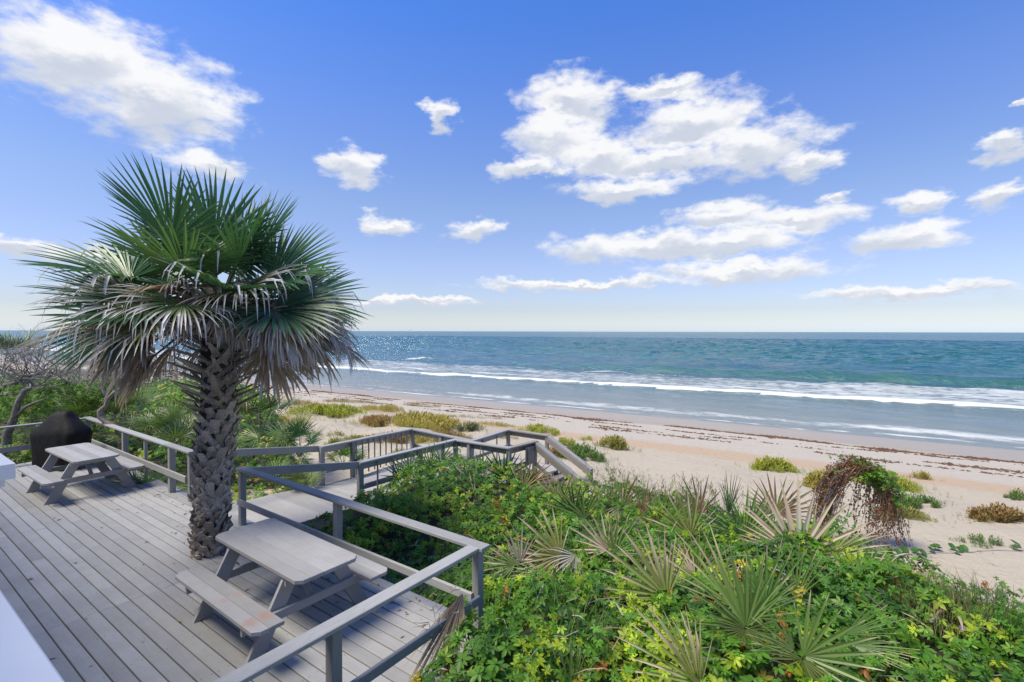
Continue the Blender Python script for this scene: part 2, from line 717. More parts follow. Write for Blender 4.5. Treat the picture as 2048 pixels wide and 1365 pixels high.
b = NB('sand')
p = b.pos()
v = b.vmath('DOT_PRODUCT', p, (SV[0], SV[1], 0))
lo = b.noise(p, .35, 5, .6)
hi = b.noise(p, 2.2, 6, .65)
vv = b.math('ADD', v, b.math('MULTIPLY', b.math('SUBTRACT', lo, .5), 2.2))
vv = b.math('ADD', vv, b.math('MULTIPLY', b.math('SUBTRACT', hi, .5), 1.0))
c = b.mix(b.step(vv, 18.9, 19.7), (.45, .39, .298), (.46, .335, .22))
c = b.mix(b.step(vv, 21.2, 22.2), c, (.45, .405, .335))
c = b.mix(b.step(vv, 28.4, 29.6), c, (.335, .285, .225))
c = b.mix(b.step(v, 33.5, 35.5), c, (.22, .205, .18))
streak = b.noise(scaled(b, b.n('ShaderNodeVectorRotate').outputs[0], (1, 1, 1)), 3)
rotn = b.N['Vector Rotate']
rotn.rotation_type = 'Z_AXIS'
rotn.inputs['Angle'].default_value = math.atan2(SV[0], SV[1])
b.L.new(p, rotn.inputs['Vector'])
st = b.noise(scaled(b, rotn.outputs[0], (.12, 1.6, 1)), 1.4, 6, .7)
c = b.mix(b.step(b.math('MULTIPLY', b.step(st, .56, .72), b.step(v, 15, 23)), 0, 1, 0, .45), c, (.36, .30, .245))
c = b.mix(b.step(hi, .35, .75, 0, .25), c, (.40, .345, .28))
c = b.mix(b.step(b.noise(p, 26, 3, .7), .62, .8, 0, .35), c, (.32, .26, .2))
b.col(c)
b.rough(b.step(vv, 28.5, 31, .95, .38))
foot = b.n('ShaderNodeTexVoronoi', feature='SMOOTH_F1')
foot.inputs['Scale'].default_value = 2.6
b.L.new(b.vmath('ADD', p, b.noise(p, 1.5, 3, .5, 'Color')), foot.inputs['Vector'])
dry = b.step(v, 29.5, 26)
h = b.math('ADD', b.math('MULTIPLY', b.step(foot.outputs['Distance'], .0, .3), b.math('MULTIPLY', dry, .45)),
           b.math('ADD', b.math('MULTIPLY', b.noise(p, 5, 6, .65), b.math('MULTIPLY', dry, .8)), b.math('MULTIPLY', b.noise(p, 60, 3, .6), .12)))
b.bump(h, 1.0, .09)
build_beach()


def fbm(x, y, s, o=3, z=0.0):
    out = np.zeros(len(x))
    a = 1.0
    for k in range(o):
        out += a * np.array([mnoise.noise((u * s, w_ * s, z + 3.1 * k)) for u, w_ in zip(x, y)])
        s *= 2.03
        a *= .5
    return out


def build_sea():
    va = axis([(32.5, 45, .5), (45, 57.5, .16), (57.5, 68, .5), (68, 80, .16), (80, 130, .45), (130, 240, .8), (240, 460, 1.6), (460, 520, 10), (520, 3000, 250), (3000, 26000, 4000)])
    wa = axis([(-26000, -2000, 4000), (-2000, -400, 200), (-400, -270, 8), (-270, -90, 2.2), (-90, 130, .8), (130, 390, 2.2), (390, 700, 12), (700, 3000, 120), (3000, 26000, 4000)])
    Vg, Wg = np.meshgrid(va, wa, indexing='ij')
    Vf, Wf = Vg.ravel(), Wg.ravel()
    # gentle bends of the surf lines along the shore
    n1 = np.interp(Wf, wa, fbm(wa, wa * 0, .035, 3, 2.0)) * 2.2
    n2 = np.interp(Wf, wa, fbm(wa, wa * 0, .02, 3, 9.0)) * 2.0
    n3 = np.interp(Wf, wa, fbm(wa, wa * 0, .11, 3, 5.0))
    n4 = np.interp(Wf, wa, fbm(wa, wa * 0, .05, 3, 15.0))
    near = (np.abs(Wf) < 700)
    # bore: steep shoreward face at v1, long back
    v1 = 51 + n1
    d = Vf - v1
    bore = np.where(d < 0, np.exp(-(d / .35) ** 2), np.exp(-(d / 2.2) ** 2)) * (.42 + .12 * n3)
    # breaker: green face at v2; higher to the right, dies out to the left
    v2 = 74 + n2
    hgt = np.clip(1.2 + .35 * n4, .5, 1.6) * np.interp(Wf, [-400, -40, -12, 10, 60, 150], [.9, 1, 1, .75, .42, .2])
    e = Vf - v2
    brk = np.where(e < 0, np.exp(-(e / 1.0) ** 2), np.exp(-(e / 3.0) ** 2)) * hgt
    v3 = 90 + n2 * 1.4
    g = Vf - v3
    sw = np.exp(-(g / 3.0) ** 2) * .28 * (1 + n3 * .8)
    chop = np.zeros(len(Vf))
    rs = np.random.RandomState(31)
    for k in range(34):                      # wind sea: many short crested sines running for the shore
        lam = 1.7 * 1.064 ** k
        th = rs.normal(0, .6)
        kk = 2 * np.pi / lam
        ph = rs.uniform(0, 6.28)
        chop += .0150 * lam ** .62 * np.sin(kk * (Vf * math.cos(th) + Wf * math.sin(th)) + ph)
    chop *= np.interp(Vf, [33, 40, 60, 90, 160, 420, 520], [.0, .12, .35, 1.0, 1.5, 1.5, 0]) * np.interp(np.abs(Wf - 60), [0, 330, 420], [1, 1, 0])
    Z = SEA_Z + (bore + brk + sw) * near + chop
    # where there is foam
    foam = np.where((d > -.35), np.exp(-np.clip(d, 0, None) / np.clip(.75 + .5 * n3, .35, 1.6)) * np.clip(1.0 + .5 * n3, .78, 1.3), 0)
    for v0, wd, am, ph in ((57.5, .5, .75, 3.0), (63.5, .45, .7, 7.0), (69.5, .5, .62, 12.0)):
        nn = np.interp(Wf, wa, fbm(wa, wa * 0, .06, 3, ph))
        foam = np.maximum(foam, np.exp(-((Vf - v0 - n1 * .8 - nn * 2.0) / wd) ** 2) * np.clip(am + nn * .5, 0, 1))
    trail = np.clip((d - .1) / 1.2, 0, 1) * np.clip((v2 - .8 - Vf) / 5, 0, 1)
    foam = np.maximum(foam, trail * np.interp(Wf, [-200, -30, 0, 30, 60, 200], [.72, .72, .66, .58, .60, .66]))
    crest = np.exp(-((e + .25) / .5) ** 2) * np.clip(n4 * 1.6 + .1, 0, 1)
    foam = np.maximum(foam, crest * .8)
    sw_edge = 35.0 + n3 * 1.2 + n1 * .5
    swash = np.exp(-((Vf - sw_edge - .25) / .35) ** 2) * .85
    sheet = np.clip(1 - np.abs(Vf - sw_edge - 2.5) / 3.4, 0, 1) * np.clip(.74 + n1 * .14, 0, .85) * np.interp(Wf, [-60, -25, -10, 15, 40, 120], [.55, .6, .9, 1, .8, .6])
    foam = np.maximum(foam, np.maximum(swash, sheet))
    X, Y = vw(Vf, Wf)
    face = np.exp(-((e + .9) / 1.0) ** 2) * np.clip(hgt / .8, 0, 1)
    me = mesh_np('sea', np.stack([X, Y, Z], 1), grid_faces(len(va), len(wa))[:, ::-1], 'sea_water', smooth=True)
    a = me.attributes.new('foam', 'FLOAT', 'POINT')
    a.data.foreach_set('value', np.clip(foam, 0, 1.5).astype(np.float32))
    a = me.attributes.new('face', 'FLOAT', 'POINT')
    a.data.foreach_set('value', face.astype(np.float32))
    tag(obj('sea', me), 'blue green sea with a white surf line and a breaking wave', None, None, 'structure')


b = NB('sea_water')
p = b.pos()
v = b.vmath('DOT_PRODUCT', p, (SV[0], SV[1], 0))
rotn = b.n('ShaderNodeVectorRotate', rotation_type='Z_AXIS')
rotn.inputs['Angle'].default_value = math.atan2(SV[0], SV[1])
b.L.new(p, rotn.inputs['Vector'])
q = rotn.outputs[0]                          # x along the shore, y out to sea
big = b.noise(scaled(b, q, (.012, .03, 1)), 1, 4, .6)
c = b.mix(b.step(v, 36, 50), (.27, .275, .235), (.17, .23, .21))
c = b.mix(b.step(v, 62, 76), c, (.025, .125, .10))
c = b.mix(b.step(v, 84, 130), c, (.012, .155, .14))
c = b.mix(b.step(v, 160, 500), c, (.008, .125, .145))
c = b.mix(b.step(v, 900, 4000), c, (.016, .16, .15))
c = b.mix(b.step(big, .4, .65, 0, .5), c, b.mix(b.step(v, 60, 110), (.17, .24, .22), (.016, .165, .14)))
fa = b.n('ShaderNodeAttribute', attribute_name='face').outputs['Fac']
c = b.mix(b.math('MULTIPLY', fa, .85), c, (.035, .155, .105))
fm = b.n('ShaderNodeAttribute', attribute_name='foam').outputs['Fac']
fn = b.noise(scaled(b, q, (.45, .8, 1)), 1.5, 9, .68, dist=.4)
fn2 = b.noise(scaled(b, q, (.09, .35, 1)), 1.0, 5, .6)
thr = b.math('SUBTRACT', b.math('ADD', b.math('MULTIPLY', fm, 1.0), b.math('MULTIPLY', b.math('SUBTRACT', fn2, .5), .55)), b.math('ADD', b.math('MULTIPLY', fn, 1.15), .02))
mask = b.math('MULTIPLY', b.step(thr, -.14, .16), b.step(fm, .04, 1.0, .0, 1.0))
c = b.mix(mask, c, (.66, .68, .67))
b.col(c)
b.rough(.9)
b.bsdf.inputs['Specular IOR Level'].default_value = 0
w1 = b.noise(scaled(b, q, (.30, .62, 1)), 1.0, 6, .62, dist=.3)
w2 = b.noise(scaled(b, q, (.055, .12, 1)), 1.0, 5, .62, dist=.3)
w3 = b.noise(scaled(b, q, (1.3, 2.4, 1)), 1.0, 4, .6)
amt = b.step(v, 36, 85, .65, .85)
h = b.math('ADD', b.math('MULTIPLY', w1, b.math('MULTIPLY', amt, .95)), b.math('MULTIPLY', w2, b.step(v, 60, 140, .0, 3.6)))
h = b.math('ADD', h, b.math('MULTIPLY', w3, b.math('MULTIPLY', amt, .24)))
h = b.math('ADD', h, b.math('MULTIPLY', mask, .10))
bmp = b.bump(h, 1.0, 1.0)
gl = b.n('ShaderNodeBsdfGlossy')
gl.inputs['Roughness'].default_value = .16
b.L.new(bmp.outputs[0], gl.inputs['Normal'])
fr = b.n('ShaderNodeFresnel')
fr.inputs['IOR'].default_value = 1.333
b.L.new(bmp.outputs[0], fr.inputs['Normal'])
# waves hide one another at a low angle, so the sheen of open water stays limited
fac = b.math('MULTIPLY', b.math('MINIMUM', fr.outputs[0], b.step(v, 34, 80, .42, .62)), b.math('SUBTRACT', 1.0, mask))
msx = b.n('ShaderNodeMixShader')
b.L.new(fac, msx.inputs[0])
b.L.new(b.bsdf.outputs[0], msx.inputs[1])
b.L.new(gl.outputs[0], msx.inputs[2])
b.L.new(msx.outputs[0], b.out.inputs['Surface'])
build_sea()

# seaweed left by the tide: lines of dark flakes
def build_wrack():
    r = np.random.RandomState(3)
    n = 60000
    w = r.uniform(-45, 75, n)
    lines = [(28.7, .33, .55), (27.3, .25, .16), (24.6, .35, .15), (25.8, .22, .14)]
    which = r.choice(len(lines), n, p=[l[2] for l in lines])
    wl = np.linspace(-45, 75, 500)
    v = np.zeros(n)
    keep = np.zeros(n, bool)
    for k, (v0, sp, _) in enumerate(lines):
        bend = fbm(wl, wl * 0, .09, 3, 30 + k) * .9
        dens = fbm(wl, wl * 0, .28, 3, 50 + k)
        m = which == k
        v[m] = v0 + np.interp(w[m], wl, bend) + r.normal(0, sp, m.sum()) * np.clip(.35 + np.interp(w[m], wl, dens), .12, 1)
        keep[m] = (np.interp(w[m], wl, dens) + r.uniform(-.35, .35, m.sum())) > (.02 if k == 0 else .16)
    w, v = w[keep], v[keep]
    n = len(w)
    X, Y = vw(v, w)
    Z = np.interp(v, _pv, _pz)
    sz = r.uniform(.02, .075, n) * r.choice([1, 1, 1, 1.6], n)
    an = r.uniform(0, 2 * np.pi, n)
    ax = np.stack([np.cos(an), np.sin(an)], 1)
    P = np.zeros((n, 5, 3))
    for i, (a, c_, hh) in enumerate([(-1, -.5, 0), (1, -.4, 0), (.8, .5, 0), (-.9, .5, 0), (0, 0, 1)]):
        P[:, i, 0] = X + (ax[:, 0] * a - ax[:, 1] * c_) * sz * r.uniform(.6, 1.3, n)
        P[:, i, 1] = Y + (ax[:, 1] * a + ax[:, 0] * c_) * sz * r.uniform(.6, 1.3, n)
        P[:, i, 2] = Z + .006 + hh * sz * r.uniform(.15, .6, n)
    k = np.arange(n)[:, None] * 5
    fs = np.concatenate([k + np.array([[0, 1, 4]]), k + np.array([[1, 2, 4]]), k + np.array([[2, 3, 4]]), k + np.array([[3, 0, 4]])])
    me = mesh_np('seaweed_wrack', P.reshape(-1, 3), fs, 'seaweed')
    tag(obj('seaweed_wrack', me), 'dark brown seaweed lying in lines along the high tide mark', 'seaweed', None, 'stuff')


build_wrack()

# ------------------------------------------------------------------ the house behind the camera (it shades the deck)
def build_house():
    o, g = hthing('beach_house', 'white beach house whose balcony overlooks the deck', 'house', -8, -1.3, -.7)
    wall = MB()
    L, R, back, base = -16.4, .25, -15.0, -.9
    ridge_s, ridge_z = -8.0, 6.3
    eave = ridge_z - .15 * (R - ridge_s)
    rel = lambda s, n, z: (s - g[0], n - g[1], z - g[2])
    v = []
    for n in (-1.3, back):
        v += [rel(L, n, base), rel(R, n, base), rel(R, n, eave - .15), rel(ridge_s, n, ridge_z - .15), rel(L, n, eave - .15)]
    wall.add(v, [(0, 1, 2, 3, 4), (9, 8, 7, 6, 5), (0, 5, 6, 1), (1, 6, 7, 2), (2, 7, 8, 3), (3, 8, 9, 4), (4, 9, 5, 0)])
    wall.build('wall', 'house_wall', o)
    roof = MB()
    for sgn, e in ((1, R + .35), (-1, L - .35)):
        ez = ridge_z - .15 * abs(e - ridge_s)
        a = [rel(ridge_s, -.95, ridge_z), rel(e, -.95, ez), rel(e, back - .3, ez), rel(ridge_s, back - .3, ridge_z)]
        vs = a + [(x, y, z - .12) for x, y, z in a]
        f = [(0, 1, 2, 3), (7, 6, 5, 4), (0, 4, 5, 1), (1, 5, 6, 2), (2, 6, 7, 3), (3, 7, 4, 0)]
        roof.add(vs, f)
    roof.build('roof', 'roof_shingle', o)
    fl = MB()
    fl.box(rel(-5.2, -1.32, 1.30), rel(.25, .02, 1.45))
    fl.build('balcony_floor', 'white_paint', o)
    # balcony railing: broad cap and a newel with a moulded cap just in view on the left
    rl, g2 = hthing('balcony_railing', 'white painted balcony railing with a moulded post cap at the left edge', 'railing', -2.5, .2, 1.45)
    beam(rl, 'cap_rail', (-2.55, .225, 2.33), (.2, .225, 2.33), .18, .05, 'white_paint', g2)
    beam(rl, 'bottom_rail', (-2.55, .225, 1.58), (.2, .225, 1.58), .06, .05, 'white_paint', g2)
    for i in range(18):
        s = -2.35 + i * .14
        beam(rl, 'baluster', (s, .225, 1.605), (s, .225, 2.305), .035, .035, 'white_paint', g2)
    c0 = at_y(-98, 955, 1.80)
    cs, cn = to_hs(c0)
    beam(rl, 'newel_post', (cs, cn, 1.45), (cs, cn, 2.50), .13, .13, 'white_paint', g2)
    m = MB()
    for (z0, z1, hw) in ((2.50, 2.535, .085), (2.535, 2.57, .105), (2.57, 2.6, .12), (2.6, 2.655, .145)):
        m.box((cs - hw - g2[0], cn - hw - g2[1], z0 - g2[2]), (cs + hw - g2[0], cn + hw - g2[1], z1 - g2[2]))
    k = len(m.v)
    hw = .145
    m.add([(cs - hw - g2[0], cn - hw - g2[1], 1.2052), (cs + hw - g2[0], cn - hw - g2[1], 1.2052), (cs + hw - g2[0], cn + hw - g2[1], 1.2052), (cs - hw - g2[0], cn + hw - g2[1], 1.2052), (cs - g2[0], cn - g2[1], 1.232)],
          [(0, 1, 4), (1, 2, 4), (2, 3, 4), (3, 0, 4)])
    m.build('post_cap', 'white_paint', rl)


build_house()

# ------------------------------------------------------------------ deck
def build_deck():
    o = empty('deck', hs(-9.6, 1.4, 0), PHI)
    tag(o, 'grey painted plank deck', None, None, 'structure')
    g = (-9.6, 1.4, 0)
    r = random.Random(2)
    s0, s1 = -16.22, -3.10
    pitch, W, T = .1468, .1350, .036
    n = 4.13 - W / 2
    row = 0
    while n > -1.25:
        cuts = [s0]
        if row % 3 == 1:
            cuts += [-12.0, -9.2]
        elif row % 3 == 2:
            cuts += [-10.6]
        else:
            cuts += [-11.6]
        if n < 3.4:
            cuts += [-6.95 + r.choice((0, 0, 0, .0, -.005))]
        elif row % 2:
            cuts += [-5.6]
        cuts = cuts + [s1 + r.uniform(-.012, .012)]
        for a, b_ in zip(cuts, cuts[1:]):
            dz = r.uniform(-.0015, .0015)
            q = beam(o, 'deck_board', (a + .0012, n, -T / 2 + dz), (b_ - .0012, n, -T / 2 + dz), W, T, 'deck_paint', g)
        n -= pitch
        row += 1
    # frame under the boards
    for nn in (4.09, 1.4, -1.2):
        beam(o, 'joist', (s0 + .05, nn, -.15), (s1 - .05, nn, -.15), .04, .2, 'post_paint', g)
    for i in range(18):
        s = s0 + .1 + i * .752
        beam(o, 'joist', (s, -1.17, -.142), (s, 4.06, -.142), .04, .18, 'post_paint', g)
    for s in (-16, -12.8, -9.6, -6.4, -3.3):
        for nn in (3.9, .5):
            beam(o, 'pile', (s, nn, -1.1), (s, nn, -.24), .14, .14, 'post_paint', g)


build_deck()


def build_deck_litter():
    r = random.Random(14)
    m = MB()
    for _ in range(240):
        if r.random() < .6:
            s_, n_ = r.uniform(-16, -3.2), 4.05 - abs(r.gauss(0, .45))
        else:
            s_, n_ = r.uniform(-14, -3.2), r.uniform(.6, 4.0)
        a, L = r.uniform(0, 6.28), r.uniform(.012, .05)
        d, q = Vector((math.cos(a), math.sin(a), 0)) * L, Vector((-math.sin(a), math.cos(a), 0)) * L * r.uniform(.12, .4)
        p_ = hs(s_, n_, .004)
        col = r.choice(((.16, .09, .05), (.28, .19, .10), (.08, .06, .04), (.35, .28, .18)))
        m.add([p_ - d, p_ + q + Vector((0, 0, L * .2)), p_ + d, p_ - q + Vector((0, 0, L * .12))], [(0, 1, 2), (0, 2, 3)], [col] * 4)
    tag(m.build('leaf_litter', 'dry_leaf'), 'scattered dry leaf scraps lying on the deck boards', 'leaf litter', None, 'stuff')


build_deck_litter()


def rail_post(o, g, s, n, z0, z1, w=.09, d=.09, mat='post_paint'):
    return beam(o, 'post', (s, n, z0), (s, n, z1), d, w, mat, g)


CAPW, CAPT, TOP = .142, .038, .93
RN = 3.97                                   # centre line of the seaward rail


def build_rails():
    kS = lambda k: -8.22 - k                # along the seaward rail from the opening post
    # seaward rail, right of the opening
    o, g = hthing('deck_railing', 'grey railing behind the near picnic table, from palm to corner', 'railing', -5.8, RN)
    for s in (kS(0), kS(-2.55), kS(-4.95)):
        rail_post(o, g, s, RN, -.05, TOP - CAPT)
    beam(o, 'cap_rail', (kS(.07), RN, TOP - CAPT / 2), (kS(-5.06), RN, TOP - CAPT / 2), CAPW, CAPT, 'rail_paint', g)
    beam(o, 'middle_rail', (kS(.0), RN - .066, .39), (kS(-4.93), RN - .066, .39), .038, .09, 'rail_paint', g)
    # right-hand rail, towards the camera
    o, g = hthing('deck_railing', 'grey railing in the foreground running down to the bottom edge', 'railing', kS(-4.95), 2.2)
    sB = kS(-4.95)
    rail_post(o, g, sB, RN - 1.72, -.05, TOP - CAPT)
    rail_post(o, g, sB, RN - 3.5, -.05, TOP - CAPT)
    beam(o, 'cap_rail', (sB, RN - CAPW / 2 - .003, TOP - CAPT / 2), (sB, -1.2, TOP - CAPT / 2), CAPW, CAPT, 'rail_paint', g)
    beam(o, 'middle_rail', (sB + .066, RN - .06, .39), (sB + .066, -1.2, .39), .038, .09, 'rail_paint', g)
    # left of the opening
    o, g = hthing('deck_railing', 'grey railing left of the palm trunk, behind the far picnic table', 'railing', kS(5), RN)
    for k, w in ((1.9, .09), (2.76, .11), (4.08, .06), (5.27, .11), (7.9, .09)):
        rail_post(o, g, kS(k), RN, -.12, TOP - CAPT, w, .09 if w > .07 else .045)
    beam(o, 'cap_rail', (kS(1.83), RN, TOP - CAPT / 2), (kS(2.9), RN, TOP - CAPT / 2), CAPW, CAPT, 'rail_paint', g)
    beam(o, 'cap_rail', (kS(2.903), RN, TOP - CAPT / 2), (kS(6.4), RN, TOP - CAPT / 2), CAPW, CAPT, 'rail_paint', g)
    beam(o, 'cap_rail', (kS(6.403), RN, TOP - CAPT / 2 + .012), (kS(8.0), RN, TOP - CAPT / 2 + .012), CAPW, CAPT, 'rail_paint', g)
    beam(o, 'middle_rail', (kS(1.95), RN - .066, .40), (kS(7.88), RN - .066, .40), .038, .12, 'rail_paint', g)
    # far end
    o, g = hthing('deck_railing', 'grey end railing passing behind the covered grill at the left edge', 'railing', kS(7.9), 1.4)
    sL = kS(7.9)
    for n in (RN - 2.2, RN - 4.4):
        rail_post(o, g, sL, n, -.05, TOP - CAPT)
    beam(o, 'cap_rail', (sL, RN - CAPW / 2 - .003, TOP - CAPT / 2), (sL, -1.2, TOP - CAPT / 2), CAPW, CAPT, 'rail_paint', g)
    beam(o, 'middle_rail', (sL + .066, RN - .1, .40), (sL + .066, -1.2, .40), .038, .12, 'rail_paint', g)


build_rails()

# ------------------------------------------------------------------ boardwalk to the beach
SR, SLF = -8.22, -10.1                      # right and left edge of its first leg


def walk_z(n):
    return float(np.interp(n, [4.1, 5.6, 7.2, 20], [-.25, -.29, -.42, -.42]))


def build_walk():
    o = empty('boardwalk', hs(-9.2, 6.5, -.42), PHI)
    tag(o, 'grey plank boardwalk leading from the deck to the beach stairs', 'boardwalk')
    g = (-9.2, 6.5, -.42)
    r = random.Random(4)
    n = 4.22
    while n < 9.75:
        z = walk_z(n) - .018 + r.uniform(-.001, .001)
        right = SR + .04 if n < 9.12 else -6.45
        beam(o, 'plank', (SLF - .02 - max(0, n - 8) * .15, n, z), (right, n, z), .142, .036, 'walk_paint', g)
        n += .1455
    while n < 11.4:
        beam(o, 'plank', (-8.25, n, walk_z(n) - .018), (-6.45, n, walk_z(n) - .018), .142, .036, 'walk_paint', g)
        n += .1455
    for s in (SR, SLF):
        beam(o, 'joist', (s, 4.15, walk_z(4.15) - .135), (s, 9.1, walk_z(9.1) - .135), .04, .19, 'post_paint', g)
    for s, nn in ((-8.2, 6.2), (-10.05, 6.2), (-8.2, 9.0), (-10.2, 9.4), (-6.6, 9.3), (-6.6, 11.2), (-8.2, 11.2)):
        beam(o, 'pile', (s, nn, -1.3), (s, nn, -.47), .12, .12, 'post_paint', g)


build_walk()


def run_rail(o, g, pts, face=True, mid=.42, caps=True, capmat='rail_paint', facemat='rail_paint'):
    """cap rail + face board + middle rail through (s, n, ztop) points"""
    for a, b_ in zip(pts, pts[1:]):
        A, B = Vector(a), Vector(b_)
        d = (B - A).normalized()
        side = Vector((-d.y, d.x, 0)).normalized()
        if caps:
            beam(o, 'cap_rail', A - d * .05 - Vector((0, 0, .019)), B + d * .05 - Vector((0, 0, .0165)), .14, .038, capmat, g)
        if face:
            zz = Vector((0, 0, .115 if caps else .07))
            beam(o, 'face_board', A - zz + side * .062, B - zz + side * .062, .036, .13, facemat, g)
        if mid:
            zz = Vector((0, 0, mid))
            beam(o, 'middle_rail', A - zz + side * .06, B - zz + side * .06, .036, .09, facemat, g)


def build_walk_rails():
    P1 = (-10.07, 6.64, .525)
    C1 = (-10.47, 9.79, .385)
    J = (-8.16, 9.66, .37)
    J2 = (-8.25, 11.37, .37)
    C3 = (-6.96, 11.37, .37)
    D = (-10.12, RN, .93)
    o, g = hthing('walk_railing', 'grey boardwalk handrail on the far side, right of the palm trunk', 'railing', -10.2, 6.6, -.4)
    for p_, w, zb in ((P1, .1, -.6), (C1, .09, -.9), ((-10.17, 7.55, .48), .09, -.7)):
        rail_post(o, g, p_[0], p_[1], zb, p_[2] - .04, w, .1)
    beam(o, 'sloping_board', (D[0], D[1], .86), (P1[0] - .06, P1[1], .455), .038, .14, 'rail_paint', g)
    run_rail(o, g, [P1, C1], True, .62)
    for i in range(10):
        t = .33 + i * .066
        s = P1[0] + (C1[0] - P1[0]) * t
        n = P1[1] + (C1[1] - P1[1]) * t
        z = P1[2] + (C1[2] - P1[2]) * t
        beam(o, 'baluster', (s, n, -.42), (s, n, z - .04), .03, .03, 'post_paint', g)
    o, g = hthing('walk_railing', 'grey handrail round the far side of the landing above the stairs', 'railing', -8.2, 10.4, -.4)
    for p_, zb in ((J, -.9), (J2, -.9), (C3, -.9), ((-9.3, 9.73, .37), -.9)):
        rail_post(o, g, p_[0], p_[1], zb, p_[2] - .038, .09, .09, 'grey_timber' if p_ in (J2, C3) else 'post_paint')
    run_rail(o, g, [C1, J], True, .5)
    run_rail(o, g, [J, J2], True, .5)
    run_rail(o, g, [J2, C3], True, .5, True, 'grey_timber', 'grey_timber')
    for t in (.3, .65):
        n = J[1] + (J2[1] - J[1]) * t
        beam(o, 'baluster', (-8.2, n, -.42), (-8.2, n, .33), .03, .03, 'post_paint', g)
    # near side
    P2 = (-8.22, 6.28, .53)
    N1 = (-8.17, 9.06, .50)
    Q = (-6.61, 9.14, .50)
    T = (-6.5, 10.05, .50)
    o, g = hthing('walk_railing', 'grey boardwalk handrail on the near side, beside the leafy vines', 'railing', -8.2, 7.6, -.4)
    for p_, w, zb in ((P2, .11, -.62), (N1, .09, -.9), (Q, .09, -.9), ((-8.2, 7.9, .51), .09, -.9), ((-7.75, 9.08, .5), .09, -.9)):
        rail_post(o, g, p_[0], p_[1], zb, p_[2] - .04, w, .09)
    beam(o, 'sloping_board', (-8.22, RN + .02, .85), (P2[0], P2[1] + .03, .46), .038, .14, 'rail_paint', g)
    run_rail(o, g, [P2, N1], True, .55)
    run_rail(o, g, [N1, Q], True, .5)
    run_rail(o, g, [Q, T], True, .5, True, 'grey_timber', 'grey_timber')
    for t in (.15, .3, .45, .72, .86):
        n = P2[1] + (N1[1] - P2[1]) * t
        beam(o, 'baluster', (-8.2, n, -.42), (-8.2, n, .46), .03, .03, 'post_paint', g)
    beam(o, 'bench_seat', (-8.42, 6.42, .03), (-8.42, 8.7, .03), .32, .038, 'walk_paint', g)
    # a weathered board on the rail at the stair head
    pb = MB()
    o2, g2 = hthing('notice_board', 'small weathered grey board fixed to the rail at the stair head', 'board', -6.55, 9.75, .1)
    beam(o2, 'panel', (-6.47, 9.62, .2), (-6.47, 9.98, .2), .025, .42, 'grey_timber', g2)
    beam(o2, 'batten', (-6.445, 9.7, .0), (-6.445, 9.7, .4), .02, .04, 'grey_timber', g2)
    # stairs half buried in sand
    E1 = (C3[0] + 1.3, 11.37, -.35)
    E2 = (T[0] + 1.2, 10.05, -.22)
    o, g = hthing('beach_stairs', 'weathered wooden stairs running down into the sand', 'stairs', -5.9, 10.7, -.75)
    for i in range(5):
        s = -6.38 + i * .27
        z = -.44 - .13 * (i + 1)
        for k in (0, 1):
            beam(o, 'tread', (s + k * .135 - .06, 10.1, z), (s + k * .135 - .06, 11.3, z), .128, .036, 'grey_timber', g)
    for n in (10.07, 11.35):
        beam(o, 'stringer', (-6.5, n, -.58), (-5.0, n, -1.28), .04, .2, 'grey_timber', g)
    rail_post(o, g, T[0], T[1], -.9, .46, .09, .09, 'grey_timber')
    rail_post(o, g, E1[0], E1[1], -1.0, -.36, .09, .1, 'grey_timber')
    rail_post(o, g, E2[0], E2[1], -1.0, -.25, .09, .09, 'grey_timber')
    for A, B in ((C3, E1), (T, E2)):
        A, B = Vector(A), Vector(B)
        beam(o, 'hand_rail', A + Vector((.03, 0, -.02)), B + Vector((.04, 0, .0)), .14, .038, 'rail_paint', g)
        beam(o, 'face_board', A + Vector((.04, -.06, -.12)), B + Vector((.02, -.06, -.1)), .036, .14, 'grey_timber', g)
        beam(o, 'middle_rail', A + Vector((.04, -.06, -.52)), B + Vector((.02, -.06, -.46)), .036, .09, 'grey_timber', g)


build_walk_rails()

# ------------------------------------------------------------------ picnic tables
def chamfer_plank(L, W, T, mat, cut_left=0.0, cut_right=0.0, cut=.07):
    """plank along X whose ends lose the corner on the +Y (left) / -Y (right) side"""
    w = W / 2
    pl = []
    l = L / 2
    pl += [(-l + cut_right, -w), (l - cut_right, -w)] if cut_right else [(-l, -w), (l, -w)]
    if cut_right:
        pl += [(l, -w + cut_right)]
    if cut_left:
        pl += [(l, w - cut_left), (l - cut_left, w), (-l + cut_left, w), (-l, w - cut_left)]
    else:
        pl += [(l, w), (-l, w)]
    if cut_right:
        pl += [(-l, -w + cut_right)]
    n = len(pl)
    c = .004
    m = MB()
    vs = [(x, y, -T / 2) for x, y in pl] + [(x, y, T / 2 - c) for x, y in pl]
    vs += [(x * (1 - c / l), y * (1 - c / w), T / 2) for x, y in pl]
    fs = [tuple(range(n))[::-1], tuple(range(2 * n, 3 * n))]
    for a in (0, n):
        fs += [(a + i, a + (i + 1) % n, a + n + (i + 1) % n, a + n + i) for i in range(n)]
    m.add(vs, fs)
    return m.mesh('plank', mat)


